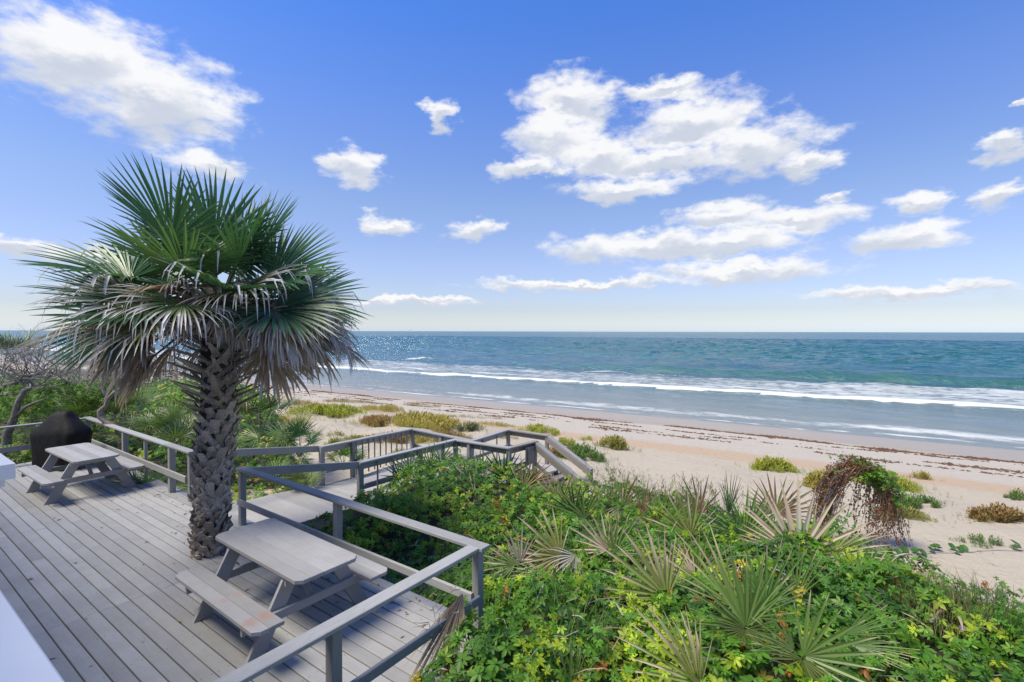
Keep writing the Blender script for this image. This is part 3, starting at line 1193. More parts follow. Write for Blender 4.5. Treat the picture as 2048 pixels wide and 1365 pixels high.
def picnic_table(label, ctr, rz, stained):
    o = empty('picnic_table', ctr, rz)
    tag(o, label, 'picnic table', 'picnic tables on the deck')
    tp = .1415
    mid = chamfer_plank(1.83, .138, .038, 'table_paint')
    lft = chamfer_plank(1.83, .138, .038, 'table_paint', cut_left=.06)
    rgt = chamfer_plank(1.83, .138, .038, 'table_paint', cut_right=.06)
    for i in range(5):
        me = rgt if i == 0 else lft if i == 4 else mid
        obj('table_board', me, o, (0, (i - 2) * tp, .731))
    for sd in (-1, 1):
        for j, off in enumerate((.555, .6965)):
            y = sd * off
            outer = j == 1
            mt = 'table_paint_stained' if (stained and sd < 0) else 'table_paint'
            me = chamfer_plank(1.83, .138, .038, mt, cut_left=.06 if (outer and sd > 0) else 0, cut_right=.06 if (outer and sd < 0) else 0)
            obj('bench_board', me, o, (0, y, .431))
    for x in (-.58, .58):
        i_ = 1 if x > 0 else -1
        for sd in (-1, 1):
            m = MB()   # slanted flat leg, cut level at foot and top
            t0, t1 = .021 * 1, .059
            yb, yt, hw = .62, .23, .085
            pr = [(sd * (yb - hw), .002), (sd * (yb + hw), .002), (sd * (yt + hw), .71), (sd * (yt - hw), .71)]
            xs = (x, x + .038)
            vs = [(xx, a, b_) for xx in xs for a, b_ in pr]
            fs = [(0, 1, 2, 3), (7, 6, 5, 4)] + [(i, 4 + i, 4 + (i + 1) % 4, (i + 1) % 4) for i in range(4)]
            if sd < 0:
                fs = [tuple(reversed(f)) for f in fs]
            m.add(vs, fs)
            m.build('leg', 'table_paint', o)
        xo = x + .057 + .002 if x > 0 else x - .019 - .002
        beam(o, 'bench_support', (xo, -.75, .365), (xo, .75, .365), .038, .09, 'table_paint')
        beam(o, 'top_cleat', (xo, -.33, .665), (xo, .33, .665), .038, .09, 'table_paint')
        xb = x - .022 if x > 0 else x + .06
        beam(o, 'brace', (xb, 0, .37), (x - i_ * .42, 0, .69), .06, .038, 'table_paint')
    return o


picnic_table('picnic table beside the palm trunk with rust stains on its near bench', (-2.56, 5.51, 0), math.radians(-36.7), True)
picnic_table('picnic table at the far end of the deck in front of the grill', (-8.53, 9.79, 0), math.radians(-34.3), False)

# ------------------------------------------------------------------ covered grill
def build_grill():
    gs, gn = to_hs((-10.35, 11.35))
    o = empty('covered_grill', hs(gs, gn, 0), PHI + math.radians(24))
    o.scale = (.93, .93, .92)
    tag(o, 'barbecue grill under a black fabric cover in the deck corner', 'grill')
    rows = [(.06, 1.16, .62, 0), (.1, 1.2, .66, 0), (.4, 1.22, .66, 0), (.75, 1.26, .68, .0), (.86, 1.30, .68, 0), (.95, 1.24, .64, .01), (1.07, 1.0, .56, .03), (1.19, .74, .46, .05), (1.31, .48, .34, .06), (1.40, .34, .22, .10), (1.415, .2, .1, .11)]
    seg = 56
    V, Fc = [], []
    for (z, w, d, dx) in rows:
        for k in range(seg):
            t = 2 * math.pi * k / seg
            c, s_ = math.cos(t), math.sin(t)
            e = .45 if z < 1.0 else .6
            x = math.copysign(abs(c) ** e, c) * w / 2
            y = math.copysign(abs(s_) ** e, s_) * d / 2
            wr = .035 * math.sin(t * 9 + z * 3) * max(0, 1 - z / 1.0) + .03 * mnoise.noise((x * 4, y * 4, z * 3)) + .015 * mnoise.noise((x * 11, y * 11, z * 7))
            f = 1 + wr / max(.2, math.hypot(x, y))
            V.append((x * f + dx, y * f, z + .03 * mnoise.noise((x * 3, y * 3, 5)) * (z > .3)))
    n = len(rows)
    for i in range(n - 1):
        for k in range(seg):
            Fc.append((i * seg + k, i * seg + (k + 1) % seg, (i + 1) * seg + (k + 1) % seg, (i + 1) * seg + k))
    Fc.append(tuple((n - 1) * seg + k for k in range(seg)))
    m = MB()
    m.add(V, Fc)
    m.build('cover', 'grill_cover', o, True)
    for x in (-.5, .5):
        for y in (-.24, .24):
            w = MB()
            w.tube([(x, y - .02, .05), (x, y + .02, .05)], .05, 14)
            w.build('wheel', 'rubber', o)


build_grill()

# ------------------------------------------------------------------ fan leaves
def lerp3(a, b_, t):
    return (a[0] + (b_[0] - a[0]) * t, a[1] + (b_[1] - a[1]) * t, a[2] + (b_[2] - a[2]) * t)


TS = (.03, .2, .4, .58, .74, .88, 1.0)


def fan(m, O, A, N, rng, nseg=40, span=250, L=1.2, split=.45, grav=.5, fold=.5, cols=((.04, .1, .04), (.3, .25, .17)), tipfrac=.1, snap=0.0,
        snapcol=None, cup=.25, missing=0.0, narrow=1.0, lenvar=.08):
    """fan leaf: hastula O, axis A, upper normal N; adds to MB with colours"""
    A = A.normalized()
    S = A.cross(N).normalized()
    N = S.cross(A).normalized()
    sp = math.radians(span)
    dth = sp / (nseg - 1)
    for i in range(nseg):
        if rng.random() < missing:
            continue
        th = (i / (nseg - 1) - .5) * sp + rng.uniform(-.15, .15) * dth
        u = abs(th) / (sp / 2)
        ln = L * (1 - .32 * u ** 2.2) * rng.uniform(1 - lenvar, 1 + lenvar * .6)
        d = (A * math.cos(th) + S * math.sin(th) + N * (cup * (1 - u * .3) * (.35 + .65 * abs(math.sin(th))))).normalized()
        perp = (S * math.cos(th) - A * math.sin(th)).normalized()
        p = Vector(O)
        tprev = 0
        g_i = grav * rng.uniform(.6, 1.4)
        sn = rng.random() < snap
        tsn = rng.uniform(.5, .8)
        base = cols[0]
        tone = rng.uniform(.8, 1.2)
        tipc = cols[1]
        tf = tipfrac * rng.uniform(.3, 1.8)
        vs, cs = [], []
        wsp = ln * split * math.tan(dth / 2) * 1.05 * narrow
        for t in TS:
            dt = t - tprev
            p = p + d * (ln * dt)
            gg = g_i * t
            if sn and t > tsn:
                gg = 9.0
            d = (d + Vector((0, 0, -1)) * gg * dt + Vector((rng.uniform(-1, 1), rng.uniform(-1, 1), rng.uniform(-1, 1))) * (.05 * dt * 4 if sn else .02)).normalized()
            nk = perp.cross(d)
            if nk.length < 1e-4:
                nk = N
            nk.normalize()
            if nk.dot(N) < 0:
                nk = -nk
            if t <= split:
                hw = ln * t * math.tan(dth / 2) * 1.05 * narrow
            else:
                x = (t - split) / (1 - split)
                hw = wsp * (1 + .25 * x) * (1 - x ** 1.6) + .0012
            vs += [p - perp * hw + nk * fold * hw, p, p + perp * hw + nk * fold * hw]
            k = 0 if tf <= 0 else max(0, min(1, (t - (1 - tf)) / (tf * .5 + 1e-4)))
            cc = lerp3(base, tipc, k)
            if sn and snapcol and t > tsn - .1:
                cc = snapcol
            cc = tuple(c * tone for c in cc)
            cs += [cc, tuple(c * 1.12 for c in cc), cc]
            tprev = t
        fs = []
        for k in range(len(TS) - 1):
            a = 3 * k
            fs += [(a, a + 1, a + 4, a + 3), (a + 1, a + 2, a + 5, a + 4)]
        m.add(vs, fs, cs)


def stalk(m, P0, P1, bend, r0, r1, col, n=6):
    pts = []
    for i in range(n):
        t = i / (n - 1)
        p = P0.lerp(P1, t) + Vector((0, 0, bend * 4 * t * (1 - t)))
        pts.append(p)
    m.tube(pts, [r0 + (r1 - r0) * i / (n - 1) for i in range(n)], 5, col)


GREEN = ((.055, .14, .065), (.07, .17, .072), (.10, .20, .08), (.05, .125, .068))
TAN = (.46, .37, .26)
GREY = (.54, .52, .51)
BROWN = (.20, .135, .09)


def build_palm():
    base = Vector((-4.30, 7.0, -.9))
    o = empty('cabbage_palm', base)
    tag(o, 'cabbage palm with shaggy dead fronds growing up through the deck', 'palm tree')
    rng = random.Random(11)

    def axis_pt(z):          # slight lean
        return Vector((np.interp(z, [-.9, 0, 1.5, 2.5, 3.6], [-4.33, -4.32, -4.21, -4.13, -4.12]), 7.0, z)) - base

    rad = lambda z: float(np.interp(z, [-.9, 0, .3, 1.5, 2.6, 3.5], [.20, .175, .17, .19, .225, .21]))
    m = MB()
    zz = [-.9, -.3, 0, .4, .9, 1.4, 1.9, 2.4, 2.9, 3.4, 3.75]
    m.tube([axis_pt(z) for z in zz], [rad(z) for z in zz], 16)
    m.build('trunk', 'trunk_core', o, True)
    # old leaf bases: forked stubs in spirals
    def boot(stub, leg, w):
        mm = MB()
        def plank(p0, p1, w0, w1, t, nrm):
            d = (p1 - p0).normalized()
            sd = d.cross(nrm).normalized()
            vs = []
            for p_, ww, tt in ((p0, w0, t), (p0.lerp(p1, .5), (w0 + w1) / 2, t * 1.1), (p1, w1, t * .6)):
                vs += [p_ - sd * ww, p_ + nrm * tt, p_ + sd * ww, p_ - nrm * tt * .4]
            fs = []
            for k in (0, 4):
                fs += [(k + i, k + (i + 1) % 4, k + 4 + (i + 1) % 4, k + 4 + i) for i in range(4)]
            fs += [(3, 2, 1, 0), (8, 9, 10, 11)]
            mm.add(vs, fs)
        N = Vector((0, -1, 0))               # outward in boot space
        top = Vector((0, -.035, 0))
        rise = .75 if stub < .2 else .5
        plank(top + Vector((0, .0, -.02)), top + Vector((0, -stub * math.sqrt(1 - rise * rise), stub * rise)), w * .7, w * (.55 if stub < .2 else .28), .022, Vector((0, -rise, -math.sqrt(1 - rise * rise))).normalized())
        for sd in (-1, 1):
            plank(top, Vector((sd * leg * .55, .05, -leg * .85)), w * .45, w * .60, .02, N)
        return mm.mesh('leaf_base', 'leaf_base_wood')
    kinds = {'low': [boot(.05 + .025 * i, .24 + .02 * i, .085) for i in range(3)],
             'mid': [boot(.08 + .03 * i, .26, .085) for i in range(3)],
             'high': [boot(.22 + .11 * i, .24, .07) for i in range(3)]}
    k = 0
    z = .0
    ga = math.radians(137.5)
    while z < 3.5:
        a = k * ga + rng.uniform(-.12, .12)
        c = axis_pt(z)
        r = rad(z) * .93
        kd = 'low' if z < 1.2 else 'mid' if z < 2.1 else 'high'
        me = rng.choice(kinds[kd])
        q = bpy.data.objects.new('leaf_base', me)
        q.location = c + Vector((math.sin(a) * r, -math.cos(a) * r, 0))
        q.rotation_euler = (rng.uniform(-.08, .08) + (.16 if kd == 'high' else 0), rng.uniform(-.22, .22), a)
        s = rng.uniform(.85, 1.2)
        q.scale = (s, s, s * rng.uniform(.9, 1.15))
        link(q, o)
        k += 1
        z += .0155 if z < 2.0 else .0150
    # crown
    def frond(j, az, el, pet, L, kind, sag=0.0):
        rg = random.Random(100 + j)
        d = Vector((math.sin(az) * math.cos(el), math.cos(az) * math.cos(el), math.sin(el)))
        O0 = axis_pt(3.44 + .2 * rg.random()) + Vector((math.sin(az), math.cos(az), 0)) * .12
        H = O0 + d * pet + Vector((0, 0, -sag * pet))
        side = d.cross(Vector((0, 0, 1)))
        if side.length < .05:
            side = Vector((math.cos(az), -math.sin(az), 0))
        side.normalize()
        A = (d + Vector((0, 0, -.25 - sag * .9))).normalized()
        N = side.cross(A).normalized()
        if N.z < 0 and el > -.6:
            N = -N
        # turn the blade a little about its axis
        N = (Matrix.Rotation(rg.uniform(-.6, .6), 3, A) @ N + Vector((0, -1, 0)) * abs(math.sin(az)) * rg.uniform(.2, 1.3)).normalized()
        mm = MB()
        if kind == 'green':
            fan(mm, H, A, N, rg, 50, rg.uniform(220, 290), L, .46, rg.uniform(.15, .55), .55, (rg.choice(GREEN), (.22, .19, .10)), .06, rg.choice((0, .05, .12, .25)), (.58, .58, .62), .45)
        elif kind == 'old':
            fan(mm, H, A, N, rg, 50, rg.uniform(190, 230), L, .38, 1.1, .5, (rg.choice(((.075, .13, .045), (.13, .16, .05), (.10, .13, .06))), GREY), .4, .55, (.60, .58, .58), .35, .05)
        else:
            c0 = rg.choice(((.30, .205, .135), (.38, .275, .185), (.44, .36, .28), (.25, .17, .11)))
            fan(mm, H, A, N, rg, 34, rg.uniform(110, 190), L, .58, rg.uniform(.8, 2.8), .8, (c0, rg.choice((GREY, TAN, (.36, .33, .31)))), .55, .25, GREY, .25, .12, 1.0, .2)
        blade = mm.build('frond' if kind != 'dead' else 'dead_frond', 'palm_leaf' if kind == 'green' else 'dry_leaf', o)
        st = MB()
        col = (.10, .15, .05) if kind == 'green' else (.16, .115, .075)
        stalk(st, O0 - d * .15, H + A * .03, .06 * (1 if kind != 'dead' else -.3), .028, .014, col)
        st.build('stalk', 'palm_leaf' if kind == 'green' else 'dry_leaf', blade)
    j = 0
    for i in range(22):
        t = i / 21
        az = i * ga + .4
        el = math.radians(78 - 88 * t ** .85)
        frond(j, az, el, rng.uniform(.6, .85) + .3 * t, rng.uniform(.95, 1.15), 'green', .04 + .12 * t)
        j += 1
    for i in range(17):
        az = i * ga + 1.1
        frond(j, az, math.radians(rng.uniform(-14, 18)), rng.uniform(.85, 1.1), rng.uniform(.85, 1.05), 'old', .12)
        j += 1
    for i in range(46):
        az = i * ga + 2.2
        side = max(0.0, abs(math.sin(az)) - .45)
        front = max(0.0, -math.cos(az))          # those over the trunk, on the deck side, hang shorter
        frond(j, az, math.radians(rng.uniform(-30, 8) + 18 * front - 34 * side * rng.random()), rng.uniform(.7, 1.2) * (1 - .3 * front), rng.uniform(.75, 1.05) * (1 - .28 * front), 'dead', .14)
        j += 1
    # spent flower stalks: thin wiry twigs on the right
    for (az0, ln) in ((1.5, 1.0), (1.9, .9), (-1.3, .8), (2.4, .8)):
        w = MB()
        O0 = axis_pt(3.3)
        d = Vector((math.sin(az0), math.cos(az0), -.05))
        main = [O0 + d * ln * t + Vector((0, 0, .18 * t - .75 * t * t)) for t in np.linspace(.2, 1, 7)]
        w.tube(main, [.012 - .0015 * i for i in range(7)], 4)
        for p_ in main[2:]:
            for _ in range(8):
                e = Vector((rng.uniform(-.25, .25), rng.uniform(-.25, .25), rng.uniform(-.4, -.02)))
                w.tube([p_, p_ + e * .5 + Vector((rng.uniform(-.05, .05), 0, .03)), p_ + e], [.004, .003, .002], 3)
                for _k in range(4):
                    e2 = e * rng.uniform(.3, .9)
                    w.tube([p_ + e2, p_ + e2 + Vector((rng.uniform(-.1, .1), rng.uniform(-.1, .1), rng.uniform(-.1, .02)))], [.0025, .0015], 3)
        w.build('flower_stalk', 'twig_grey', o)


build_palm()

# ------------------------------------------------------------------ vine-covered dune
class Idw:
    def __init__(s, pts):
        s.p = np.array(pts, float)

    def __call__(s, x, y):
        x, y = np.atleast_1d(x).astype(float), np.atleast_1d(y).astype(float)
        d2 = (x[:, None] - s.p[None, :, 0]) ** 2 + (y[:, None] - s.p[None, :, 1]) ** 2 + .05
        w = d2 ** -1.7
        return (w * s.p[None, :, 2]).sum(1) / w.sum(1)


def poly_dist(x, y, poly):
    """signed distance, positive inside"""
    P = np.array(poly, float)
    inside = np.zeros(len(x), bool)
    dmin = np.full(len(x), 1e9)
    for i in range(len(P)):
        a, c = P[i], P[(i + 1) % len(P)]
        e = c - a
        t = np.clip(((x - a[0]) * e[0] + (y - a[1]) * e[1]) / (e @ e), 0, 1)
        dmin = np.minimum(dmin, np.hypot(x - a[0] - t * e[0], y - a[1] - t * e[1]))
        cr = ((a[1] > y) != (c[1] > y)) & (x < (c[0] - a[0]) * (y - a[1]) / (c[1] - a[1] + 1e-12) + a[0])
        inside ^= cr
    return np.where(inside, dmin, -dmin)


def W2(s, n):
    p_ = hs(s, n)
    return (p_.x, p_.y)


R_CAN = Idw([(0.05, 5.05, .46), (.35, 4.6, .42), (-.25, 4.5, .40), (-.3, 4.0, .36), (.1, 3.6, .3), (-.9, 3.4, .2), (1.0, 5.0, .12), (1.6, 5.8, .05), (2, 4.2, .28), (3.2, 4.8, .42), (4.2, 6.7, .30), (4.5, 5, .42), (.6, 8.3, -.12), (-1.9, 7.6, -.52),
             (-1, 6.5, -.52), (-2.6, 7.2, -.6), (-1.57, 9.5, .38), (-.8, 9.9, .36), (-2.3, 9.0, .1), (0, 10.4, .12), (1.2, 10.5, -.22), (2.2, 9.5, -.2), (3.5, 8.8, -.2), (2.5, 7.5, 0), (4.8, 10.2, -.65), (5.7, 8, -.6),
             (6.5, 6.2, -.55), (6.4, 4, -.1), (5.6, 6.2, -.05), (2.1, 12, -.75), (.3, 6.8, -.3), (5.2, 3.2, .3), (2, 2.6, .1), (3.4, 6.0, .32), (1.4, 7.0, -.15)])
R_POLY = [W2(-3.42, 3.95), W2(-3.36, 2.6), W2(-3.2, 1.5), W2(-3.1, -1), (3.0, -.5), (7.5, 1.5), (7.2, 4.6), (6.75, 6.3), (6.1, 7.9), (5.5, 9.0), (5.0, 10.0), (4.0, 10.7), (2.9, 11.0), (1.9, 11.3), (1.2, 11.5), W2(-6.6, 9.0), W2(-8.05, 8.9), W2(-8.1, 6.5), W2(-8.1, 4.25), W2(-3.2, 4.2)]
_l = [(-10.8, 5, -.6), (-10.8, 8, -.6), (-12.5, 5, -.45), (-12.8, 7.5, -.2), (-16, 5, -.1), (-16, 8, -.1), (-19, 4, .25), (-19, 8, .3), (-23, 5, .8), (-23, 9, .55), (-18, 0, .25), (-17, 2, .0), (-11, 10, -.8), (-14, 10.5, -.6), (-17, 11, -.3), (-21, 0, .9), (-26, 3, 1.4)]
L_CAN = Idw([(*W2(s, n), z) for s, n, z in _l])
L_POLY = [W2(-10.35, 4.3), W2(-10.4, 6.4), W2(-11.4, 7.4), W2(-13, 8.2), W2(-15, 9.0), W2(-18, 10.5), W2(-24, 13), W2(-30, 12), W2(-30, -3), W2(-16.5, -3), W2(-16.45, 4.3)]


def canopy(x, y):
    x, y = np.atleast_1d(x).astype(float), np.atleast_1d(y).astype(float)
    gz = np.array([ground(a, c) for a, c in zip(x, y)])
    out = gz.copy()
    for can, poly in ((R_CAN, R_POLY), (L_CAN, L_POLY)):
        d = poly_dist(x, y, poly)
        k = np.clip(d / .5, 0, 1)
        k = k * k * (3 - 2 * k)
        out = np.where(d > 0, gz + (can(x, y) - gz) * k + .05, out)
    return out


def canopy1(x, y):
    return float(canopy(x, y)[0])


def build_soil():
    for nm, poly, lab in (('dune_ground', R_POLY, 'leaf littered dune under the vines right of the deck'), ('dune_ground', L_POLY, 'leaf littered dune under the shrubs behind the deck')):
        P = np.array(poly)
        x0, y0 = P.min(0) - .3
        x1, y1 = P.max(0) + .3
        xs, ys = np.arange(x0, x1, .22), np.arange(y0, y1, .22)
        X, Y = np.meshgrid(xs, ys, indexing='ij')
        X, Y = X.ravel(), Y.ravel()
        d = poly_dist(X, Y, poly)
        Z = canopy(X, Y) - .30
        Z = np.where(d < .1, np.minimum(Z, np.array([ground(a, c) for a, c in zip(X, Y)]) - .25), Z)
        # never above the deck or the boardwalk
        me = mesh_np(nm, np.stack([X, Y, Z], 1), grid_faces(len(xs), len(ys)), 'litter_soil', smooth=True)
        tag(obj(nm, me), lab, None, None, 'structure')


build_soil()


def creeper_template():
    """five leaflets, each a folded rhomb with drip tip; unit size"""
    V, Fc = [], []
    for k, a in enumerate((-1.95, -.95, 0, .95, 1.95)):
        L = (.62, .9, 1.0, .9, .62)[k]
        d = np.array([math.sin(a), math.cos(a), 0])
        q = np.array([math.cos(a), -math.sin(a), 0])
        i = len(V)
        w = .20 * L
        V += [d * .06, d * L * .35 + q * w * .85 + [0, 0, .03], d * L * .62 + q * w + [0, 0, -.02], d * L + [0, 0, -.16 * L],
              d * L * .62 - q * w + [0, 0, -.02], d * L * .35 - q * w * .85 + [0, 0, .03], d * L * .5 + [0, 0, -.045]]
        Fc += [(i, i + 1, i + 6), (i + 1, i + 2, i + 6), (i + 2, i + 3, i + 6), (i + 3, i + 4, i + 6), (i + 4, i + 5, i + 6), (i + 5, i, i + 6)]
    return np.array(V), np.array(Fc)


CT_V, CT_F = creeper_template()


def rot_mats(nrm, spin):
    n = nrm / np.linalg.norm(nrm, axis=1, keepdims=True)
    t = np.stack([np.cos(spin), np.sin(spin), np.zeros(len(spin))], 1)
    y = t - n * (t * n).sum(1, keepdims=True)
    y /= np.linalg.norm(y, axis=1, keepdims=True)
    x = np.cross(y, n)
    return np.stack([x, y, n], 2)            # columns


def leaf_colours(r, X, Y, n, depth):
    f = fbm(X, Y, 1.1, 2, 60.0)
    g = fbm(X, Y, 3.3, 1, 70.0)
    base = np.tile(np.array([.085, .205, .020]), (n, 1))
    lime = np.array([.33, .43, .028])
    dark = np.array([.032, .090, .018])
    k = np.clip((f * 1.0 + g * .8 + r.normal(0, .32, n) - .24) * 1.5, 0, 1)[:, None]
    base = base * (1 - k) + lime * k
    k2 = np.clip((-f - g * .6 + r.normal(0, .3, n) - .15) * 1.6, 0, 1)[:, None]
    base = base * (1 - k2) + dark * k2
    rust = (r.uniform(0, 1, n) < .011)
    base[rust] = np.array([.33, .13, .03]) * r.uniform(.6, 1.2, (rust.sum(), 1))
    yl = (r.uniform(0, 1, n) < .02)
    base[yl] = np.array([.42, .36, .04])
    return base * r.uniform(.78, 1.22, (n, 1))


def scatter(poly, n, r, near=None):
    P = np.array(poly)
    x0, y0 = P.min(0)
    x1, y1 = P.max(0)
    out = []
    tot = 0
    while tot < n:
        x, y = r.uniform(x0, x1, 40000), r.uniform(y0, y1, 40000)
        k = poly_dist(x, y, poly) > -.05
        k &= (y > 1.2) & (np.abs(x / np.maximum(y, .1)) < 1.25)          # what the photograph can see
        if near is not None:
            k &= r.uniform(0, 1, 40000) < near(x, y)
        out.append(np.stack([x[k], y[k]], 1))
        tot += k.sum()
    return np.concatenate(out)[:n]


def vine_arrays(xy, r, smin, smax):
    X, Y = xy[:, 0], xy[:, 1]
    n = len(X)
    Z = canopy(X, Y)
    lump = fbm(X, Y, .9, 2, 11.0) * .27 + fbm(X, Y, 3.0, 1, 12.0) * .09
    layer = r.uniform(0, 1, n) ** 1.8
    Z = Z + lump - layer * .42 + .04
    e = .12
    gx = (canopy(X + e, Y) - canopy(X - e, Y)) / (2 * e)
    gy = (canopy(X, Y + e) - canopy(X, Y - e)) / (2 * e)
    nrm = np.stack([-gx, -gy, np.ones(n)], 1) + r.normal(0, .42, (n, 3)) + np.array([0, -.25, 0])
    nrm[:, 2] = np.abs(nrm[:, 2])
    spin = r.uniform(0, 2 * np.pi, n)
    sz = r.uniform(smin, smax, n) * r.choice([.6, .8, 1, 1, 1.15], n)
    M = rot_mats(nrm, spin)
    cols = leaf_colours(r, X, Y, n, layer)
    return np.stack([X, Y, Z], 1), M, sz, cols


def emit_vines(name, pos_, M, sz, cols, mat='vine_leaf', parent=None, tv=CT_V, tf=CT_F):
    n, k = len(pos_), len(tv)
    V = np.einsum('nij,kj->nki', M, tv) * sz[:, None, None] + pos_[:, None, :]
    Fc = (np.arange(n)[:, None, None] * k + tf[None]).reshape(-1, tf.shape[1])
    C = np.repeat(cols, k, 0)
    rr = np.random.RandomState(n)
    C = C * np.repeat(rr.uniform(.85, 1.15, (n * 5, 1)), k // 5, 0) if k % 5 == 0 else C
    me = mesh_np(name, V.reshape(-1, 3), Fc, mat, C)
    return obj(name, me, parent)


def build_vines():
    r = np.random.RandomState(8)
    # right of the deck
    o = empty('creeper_vine', (2.2, 7.0, -.6))
    tag(o, 'mat of green creeper vines covering the dune right of the deck', 'vines')
    inv = Vector((-2.2, -7.0, .6))
    dn = lambda x, y: np.clip(6.5 / np.maximum(np.hypot(x, y), 1), .35, 1) ** 1.5
    xy = scatter(R_POLY, 30000, r, dn)
    p_, M, sz, c = vine_arrays(xy, r, .070, .115)
    gap = fbm(p_[:, 0], p_[:, 1], 1.9, 2, 90.0) + .25 * r.normal(0, 1, len(p_)) > -.33
    p_, M, sz, c = p_[gap], M[gap], sz[gap], c[gap]
    # young shoots standing out of the mat
    ns = 620
    sx = xy[r.randint(0, len(xy), ns)]
    lean = r.normal(0, .35, (ns, 2))
    P2, S2, C2 = [], [], []
    zc = canopy(sx[:, 0], sx[:, 1])
    hs_ = r.uniform(.1, .34, ns) * (fbm(sx[:, 0], sx[:, 1], .8, 2, 41.0) > -.1)
    cs_ = leaf_colours(r, sx[:, 0], sx[:, 1], ns, None) * 1.15
    for k in range(6):
        t = (k + 1) / 6
        P2.append(np.stack([sx[:, 0] + lean[:, 0] * hs_ * t + r.normal(0, .03, ns), sx[:, 1] + lean[:, 1] * hs_ * t + r.normal(0, .03, ns), zc + hs_ * t], 1))
        S2.append(r.uniform(.045, .085, ns) * (1.25 - .5 * t))
        C2.append(cs_ * r.uniform(.85, 1.2, (ns, 1)))
    P2, S2, C2 = np.concatenate(P2), np.concatenate(S2), np.concatenate(C2)
    n2 = r.normal(0, .7, (len(P2), 3)) + np.array([0, -.35, .8])
    p_, M, sz, c = np.concatenate([p_, P2]), np.concatenate([M, rot_mats(n2, r.uniform(0, 6.28, len(P2)))]), np.concatenate([sz, S2]), np.concatenate([c, C2])
    # keep clear of the deck floor
    s_ = p_[:, 0] * CS + p_[:, 1] * SN
    n_ = -p_[:, 0] * SN + p_[:, 1] * CS
    ok = ~((s_ < -3.30) & (n_ < 4.2)) & ~((s_ < -3.02) & (n_ < 4.2) & (p_[:, 2] < .02))
    p_, M, sz, c = p_[ok], M[ok], sz[ok], c[ok]
    # the largest leaves in view stay single objects
    dist = np.linalg.norm(p_ - np.array([0, 0, CAM_Z]), axis=1)
    app = sz / dist
    px = 1024 + F * p_[:, 0] / p_[:, 1]
    py = 663 + F * (CAM_Z - p_[:, 2]) / p_[:, 1]
    top = p_[:, 2] > canopy(p_[:, 0], p_[:, 1]) - .02
    cand = np.where((px > 850) & (px < 2040) & (py < 1360) & top)[0]
    pick = cand[np.argsort(-app[cand])[:290]]
    mask = np.ones(len(p_), bool)
    mask[pick] = False
    org = np.array([2.2, 7.0, -.6])
    big = emit_vines('leaf_mass', p_[mask] - org, M[mask], sz[mask], c[mask], parent=o)
    tag(big, kind='stuff')
    variants = []
    for k in range(10):
        cc = c[pick[k * 7]]
        me = mesh_np('vine_leaf', CT_V, CT_F, 'vine_leaf', np.tile(cc, (len(CT_V), 1)))
        variants.append(me)
    vc = np.array([c[pick[k * 7]] for k in range(10)])
    for i in pick:
        k = int(np.argmin(((vc - c[i]) ** 2).sum(1)))
        q = bpy.data.objects.new('vine_leaf', variants[k])
        mw = Matrix([list(M[i][a]) for a in range(3)]).to_4x4()
        mw = Matrix.Translation(Vector(p_[i] - org)) @ mw @ Matrix.Scale(float(sz[i]), 4)
        q.matrix_local = mw
        link(q, o)
    # dry strips and bits of dead leaf lying in the vines
    dl = MB()
    rg = random.Random(33)
    for _ in range(260):
        x, y = xy[rg.randrange(len(xy))]
        p0 = Vector((x, y, canopy1(x, y) + rg.uniform(-.06, .1))) - Vector(org)
        a = rg.uniform(0, 6.28)
        d_ = Vector((math.cos(a), math.sin(a), rg.uniform(-.5, .6))) * rg.uniform(.08, .3)
        w_ = Vector((-math.sin(a), math.cos(a), rg.uniform(-.6, .6))).normalized() * rg.uniform(.004, .011)
        col = rg.choice(((.42, .33, .22), (.30, .21, .13), (.45, .41, .38), (.2, .13, .08)))
        mid_ = p0 + d_ * .55 + Vector((0, 0, .02))
        dl.add([p0 - w_, p0 + w_, mid_ + w_, mid_ - w_, p0 + d_], [(0, 1, 2, 3), (3, 2, 4)], [col] * 5)
    tag(dl.build('dry_litter', 'dry_leaf', o), kind='stuff')
    # stems
    st = MB()
    rg = random.Random(3)
    for _ in range(150):
        x, y = xy[rg.randrange(len(xy))]
        a = rg.uniform(0, 6.28)
        pts = []
        for t in range(6):
            pts.append(Vector((x, y, canopy1(x, y) + rg.uniform(-.05, .07))) - Vector(org))
            a += rg.uniform(-.5, .5)
            x += math.cos(a) * .14
            y += math.sin(a) * .14
        st.tube(pts, .0035, 3)
    q = st.build('vine_stem', 'twig_grey', o)
    tag(q, kind='stuff')
    # left, behind the deck
    o2 = empty('creeper_vine', (-12, 14, -.4))
    tag(o2, 'sunny mass of green vines and shrubs behind the grill and left railing', 'vines')
    xy = scatter(L_POLY, 15000, r)
    p_, M, sz, c = vine_arrays(xy, r, .085, .14)
    q = emit_vines('leaf_mass', p_ - np.array([-12, 14, -.4]), M, sz, c, parent=o2)
    tag(q, kind='stuff')


build_vines()

# ------------------------------------------------------------------ saw palmettos
PG = (.13, .215, .055)
PD = (.035, .095, .035)
PY = (.22, .27, .07)
PT = (.56, .44, .32)
PB = (.22, .135, .08)
PW = (.46, .42, .41)


